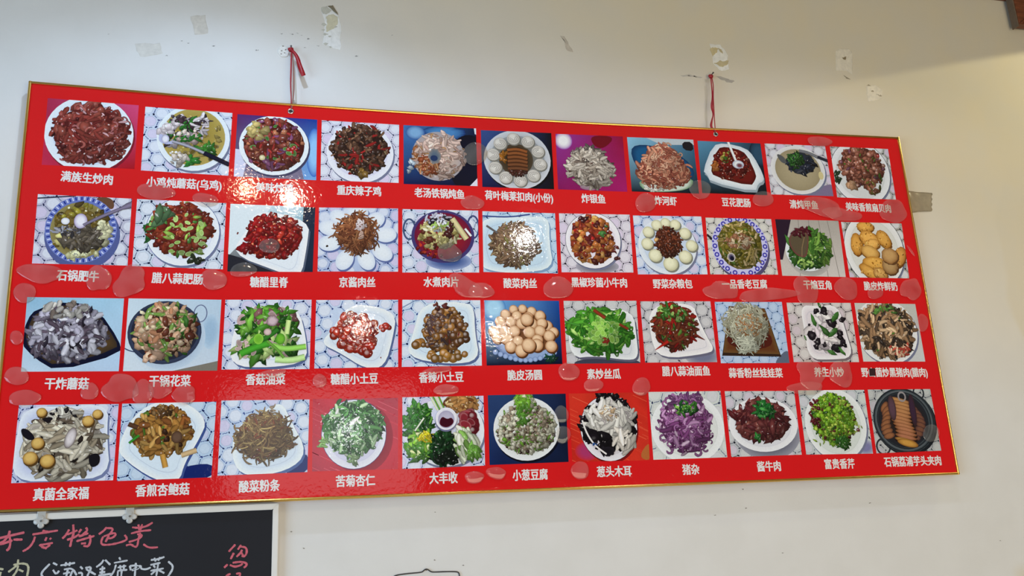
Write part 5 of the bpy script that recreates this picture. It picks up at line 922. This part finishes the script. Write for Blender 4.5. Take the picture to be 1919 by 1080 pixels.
# ------------------------------------------------------------------ chalkboard under the menu board
CY = .0105
chalk = empty('chalkboard', at(240, 1060, CY), 'black chalkboard with a white frame and pink, white and yellow handwriting', 'chalkboard')
m_slate, nt, b = new_mat('chalkboard_black', (.012, .013, .018), rough=.7, spec=.25); noise_color(nt, b, (.012, .013, .018), .25, 5)
m_cfr, nt, b = new_mat('white_frame', (.74, .74, .72), rough=.35); noise_color(nt, b, (.74, .74, .72), .04, 8)
TR = at(523, 943.5, CY); TR2 = at(516, 1080, CY); TLc = at(-10, 966, CY); ztop = TR.z; dx_ = (TR2.x-TR.x)/(TR.z-TR2.z)
zr = lambda x: TR.z+(TLc.z-TR.z)*(TR.x-x)/(TR.x-TLc.x)
X0, Z0 = -.42, 1.02
bm = bmesh.new(); add_box(bm, (X0+.01, CY+.004, Z0+.01), (TR.x-.01, CY+.014, min(TR.z, zr(X0))-.008)); obj('writing_surface', bm, m_slate, chalk, (.1, CY, 1.3))
fw = .0135
def frame_rail(quad):
    bm = bmesh.new(); f1 = [bm.verts.new(Vector((x, CY-.0015, z))) for x, z in quad]; f2 = [bm.verts.new(Vector((x, CY+.018, z))) for x, z in quad]
    bm.faces.new(f1); bm.faces.new(f2[::-1])
    for i in range(4): j = (i+1) % 4; bm.faces.new((f1[i], f2[i], f2[j], f1[j]))
    bmesh.ops.bevel(bm, geom=bm.edges[:], offset=.0015, segments=2, affect='EDGES')
    mid = (sum(q[0] for q in quad)/4, CY, sum(q[1] for q in quad)/4); return obj('frame_rail', bm, m_cfr, chalk, mid)
frame_rail([(X0, zr(X0)), (TR.x, zr(TR.x)), (TR.x-fw, zr(TR.x)-fw), (X0+fw, zr(X0)-fw)]); frame_rail([(TR.x, zr(TR.x)), (TR.x-.002, Z0), (TR.x-.002-fw, Z0+fw), (TR.x-fw, zr(TR.x)-fw)])
frame_rail([(X0, Z0), (X0, zr(X0)), (X0+fw, zr(X0)-fw), (X0+fw, Z0+fw)]); frame_rail([(TR.x-.002, Z0), (X0, Z0), (X0+fw, Z0+fw), (TR.x-.002-fw, Z0+fw)])
def chalk_mat(name, c):
    m, nt, b = new_mat(name, c, rough=.9, spec=.1); noise_color(nt, b, c, .35, 260); return m
m_pink, m_cw, m_cy = chalk_mat('pink_chalk', (.58, .13, .17)), chalk_mat('white_chalk', (.52, .56, .62)), chalk_mat('yellow_chalk', (.48, .47, .33))
def strokes(lines, mat, ox, label, w=9.5):
    RS = random.Random(len(lines)*7+ox); bm = bmesh.new(); c = None
    for q, ln in enumerate(lines):
        px = smooth_line([(float(x), float(y)) for x, y in ln], 2); y = CY+.0036-.00003*q; P = [at(ox+a/6.854, 930+b2/6.854, y) for a, b2 in px]
        L, R_ = [], []; c = c or P[0]
        for i, p in enumerate(P):
            t = (P[min(i+1, len(P)-1)]-P[max(i-1, 0)]).normalized(); nn = Vector((-t.z, 0, t.x)); h = w/6.854*.00132*.72*(.55 if i in (0, len(P)-1) else RS.uniform(.85, 1.15))
            L.append(bm.verts.new(p+nn*h)); R_.append(bm.verts.new(p-nn*h))
        for i in range(len(P)-1): bm.faces.new((L[i], L[i+1], R_[i+1], R_[i]))
    r = bmesh.ops.extrude_face_region(bm, geom=bm.faces[:])
    for v in r['geom']:
        if isinstance(v, bmesh.types.BMVert): v.co.y += .0002
    o = obj('chalk_character', bm, mat, chalk, c); o['label'] = label
LP, LW, LY = 'pink chalk character', 'white chalk character', 'yellowish chalk character'
A, B = 0, 260
strokes([[(-20, 545), (150, 505), (315, 468)], [(125, 445), (115, 500), (60, 575), (-10, 610)], [(120, 500), (135, 600), (120, 675), (82, 703)], [(0, 622), (80, 600), (160, 568)], [(172, 560), (290, 560)]], m_pink, A, LP, 17)
strokes([[(415, 495), (580, 468), (745, 443)], [(545, 446), (640, 465)], [(450, 520), (430, 590), (370, 670), (290, 712)], [(600, 530), (578, 578)], [(640, 540), (657, 556)], [(505, 625), (560, 662), (600, 675)], [(510, 632), (680, 603)], [(535, 655), (590, 670), (645, 625)]], m_pink, A, LP, 16)
strokes([[(888, 430), (850, 500), (800, 548)], [(865, 495), (930, 470), (995, 440)], [(940, 365), (948, 480), (920, 560), (900, 655)], [(860, 565), (960, 530), (1020, 490)], [(1045, 425), (1012, 472)], [(1102, 405), (1130, 440), (1060, 495)], [(1010, 522), (1135, 478)], [(980, 582), (1215, 512)], [(1150, 500), (1165, 560), (1150, 620), (1130, 650), (1070, 640)], [(1040, 612), (1105, 606)]], m_pink, A, LP, 16)
strokes([[(1372, 400), (1330, 450), (1268, 492)], [(1370, 412), (1455, 415), (1430, 465), (1398, 498)], [(1330, 520), (1470, 468), (1492, 498), (1435, 545), (1380, 542)], [(1400, 505), (1355, 592)], [(1325, 520), (1295, 590), (1315, 632), (1450, 622), (1600, 580), (1637, 548), (1600, 500)]], m_pink, A, LP, 15)
strokes([[(-85, 402), (-5, 412), (100, 390), (180, 340)], [(-5, 365), (8, 440)], [(45, 362), (18, 440)], [(-100, 482), (20, 450), (160, 438)], [(-20, 490), (50, 500), (10, 550), (-130, 592)], [(20, 470), (-5, 560), (-20, 655), (-62, 650), (-98, 618), (-165, 636)], [(58, 618), (130, 668), (248, 658)]], m_pink, B, LP, 15)
strokes([[(1242, 622), (1155, 716)], [(1222, 730), (1180, 812)], [(1315, 628), (1272, 690)], [(1300, 650), (1385, 660), (1388, 740), (1352, 782), (1322, 765)], [(1330, 690), (1300, 740), (1255, 782)], [(1318, 728), (1345, 772)], [(1142, 878), (1096, 922)], [(1170, 885), (1230, 912), (1310, 892), (1335, 866)], [(1205, 858), (1320, 842), (1390, 866), (1380, 900), (1348, 922)]], m_pink, B, LP, 16)
strokes([[(1180, 1000), (1130, 1020), (1110, 1060)], [(1250, 1000), (1310, 990), (1290, 1040), (1240, 1080)], [(1150, 1040), (1320, 1075)]], m_pink, B, LP, 16)
strokes([[(640, 872), (520, 992), (556, 1050)]], m_cw, A, 'white chalk bracket', 16)
strokes([[(680, 858), (735, 888)], [(775, 892), (870, 878), (965, 858)], [(850, 850), (838, 902)], [(900, 848), (890, 900)], [(680, 948), (720, 1010), (760, 960)], [(820, 945), (930, 925), (985, 1020)], [(875, 925), (850, 1040)], [(810, 1000), (900, 980)], [(930, 960), (900, 1040)]], m_cw, A, LW, 14)
strokes([[(1030, 905), (1062, 940)], [(1003, 990), (1060, 985), (1050, 1050)], [(1095, 925), (1182, 908), (1120, 1030)], [(1105, 940), (1230, 1012)]], m_cw, A, LW, 15)
strokes([[(1332, 820), (1300, 870), (1235, 915)], [(1350, 820), (1417, 885)], [(1278, 942), (1352, 928)], [(1318, 900), (1308, 1010)], [(1275, 985), (1352, 975)], [(1262, 1022), (1430, 1000)]], m_cw, A, LW, 15)
strokes([[(1530, 788), (1548, 822)], [(1463, 860), (1640, 828)], [(1490, 880), (1470, 960), (1415, 1036)], [(1510, 920), (1622, 898)], [(1542, 888), (1550, 955)], [(1592, 882), (1590, 955)], [(1510, 962), (1635, 948)], [(1515, 965), (1510, 1030)], [(1565, 940), (1555, 1050)]], m_cw, A, LW, 13)
strokes([[(1668, 895), (1680, 955)], [(1668, 900), (1762, 888), (1792, 930), (1690, 955)], [(1745, 858), (1730, 1040)]], m_cw, A, LW, 15)
strokes([[(5, 925), (-10, 905), (30, 895), (25, 935), (90, 945), (155, 918)], [(-70, 940), (0, 912)]], m_cw, B, LW, 14)
strokes([[(155, 822), (240, 815), (330, 782)], [(200, 795), (218, 842)], [(275, 785), (250, 832)], [(148, 886), (280, 858)], [(188, 890), (212, 922)], [(250, 870), (225, 1030)], [(150, 962), (322, 930)], [(232, 945), (155, 1012)], [(242, 945), (330, 992)]], m_cw, B, LW, 14)
strokes([[(378, 840), (455, 910), (370, 1045)]], m_cw, B, 'white chalk bracket', 16)
strokes([[(235, 815), (225, 890), (105, 978)], [(170, 885), (290, 862), (375, 890), (345, 1045)], [(232, 890), (220, 960), (160, 1040)], [(240, 945), (300, 972)]], m_cy, A, LY, 15)
strokes([[(-10, 935), (45, 943)], [(10, 975), (-5, 1035)]], m_cy, A, LY, 15)

# clear plastic hooks holding the chalkboard
m_hook, nt, b = new_mat('clear_plastic_hook', (.62, .63, .62), rough=.22); b.inputs['Transmission Weight'].default_value = .25; noise_color(nt, b, (.62, .63, .62), .06, 60)
for px, py, lab in ((77, 978, 'pale plastic clover hook, the one above the first pink chalk characters'), (243, 969, 'pale plastic clover hook, the one nearer the chalkboard corner')):
    c = at(px, py, CY-.004); t = empty('adhesive_hook', c, lab, 'hook', 'clover hooks on the chalkboard edge')
    bm = bmesh.new(); add_box(bm, (c.x-.0085, CY-.0055, c.z+.004), (c.x+.0085, CY-.0025, c.z+.026), .001); obj('tab', bm, m_hook, t, c+Vector((0, 0, .015)))
    bm = bmesh.new(); N = 48; O = []
    for k in range(N):
        a = k*math.tau/N; r_ = .0080+.0062*abs(math.cos(2*a))**.7; O.append((r_*math.cos(a)*1.08, r_*math.sin(a)))
    rows = [[bm.verts.new((c.x+x*s, yy, c.z+z*s)) for x, z in O] for s, yy in ((1, CY-.0025), (1.0, CY-.0042), (.9, CY-.0062), (.55, CY-.0072))]
    for u, w2 in zip(rows, rows[1:]):
        for k in range(N): bm.faces.new((u[k], u[(k+1) % N], w2[(k+1) % N], w2[k]))
    bm.faces.new(rows[-1]); bm.faces.new(rows[0][::-1]); obj('clover', bm, m_hook, t, c, False)
    bm = bmesh.new(); add_tube(bm, [c+Vector((.001, -.002, .001)), c+Vector((.001, -.006, .001))], [.0030, .0022], 12); obj('rivet', bm, m_steel, t, c)

# black wire hanger at the bottom of the picture
m_wire, nt, b = new_mat('black_wire', (.012, .012, .014), rough=.35); noise_color(nt, b, (.012, .012, .014), .2, 100)
wt = empty('wire_hanger', at(798, 1067, WALL_Y-.004), 'black bent-wire hanger on the pale wall below the red board', 'wire hanger')
wp = [(737, 1083), (741, 1078.5), (766, 1075.2), (790, 1073.4), (794, 1070), (798, 1066.8), (802, 1067.8), (808, 1072.4), (814, 1072.8), (835, 1071.8), (855, 1071.8), (860, 1073.5), (861.5, 1080), (862, 1090), (862, 1200), (852, 1214), (745, 1216), (736, 1204), (736, 1100), (737, 1083)]
bm = bmesh.new(); add_tube(bm, smooth_line([tuple(at(x, y, WALL_Y-.004)) for x, y in wp], 2), .0014, 8, cap=False); obj('wire_loop', bm, m_wire, wt, at(798, 1100, WALL_Y), True)
bm = bmesh.new(); c = at(798.5, 1068.6, WALL_Y); add_tube(bm, [c+Vector((0, .01, 0)), c+Vector((0, -.009, 0))], .0013, 8); obj('pin', bm, m_nail, wt, c)
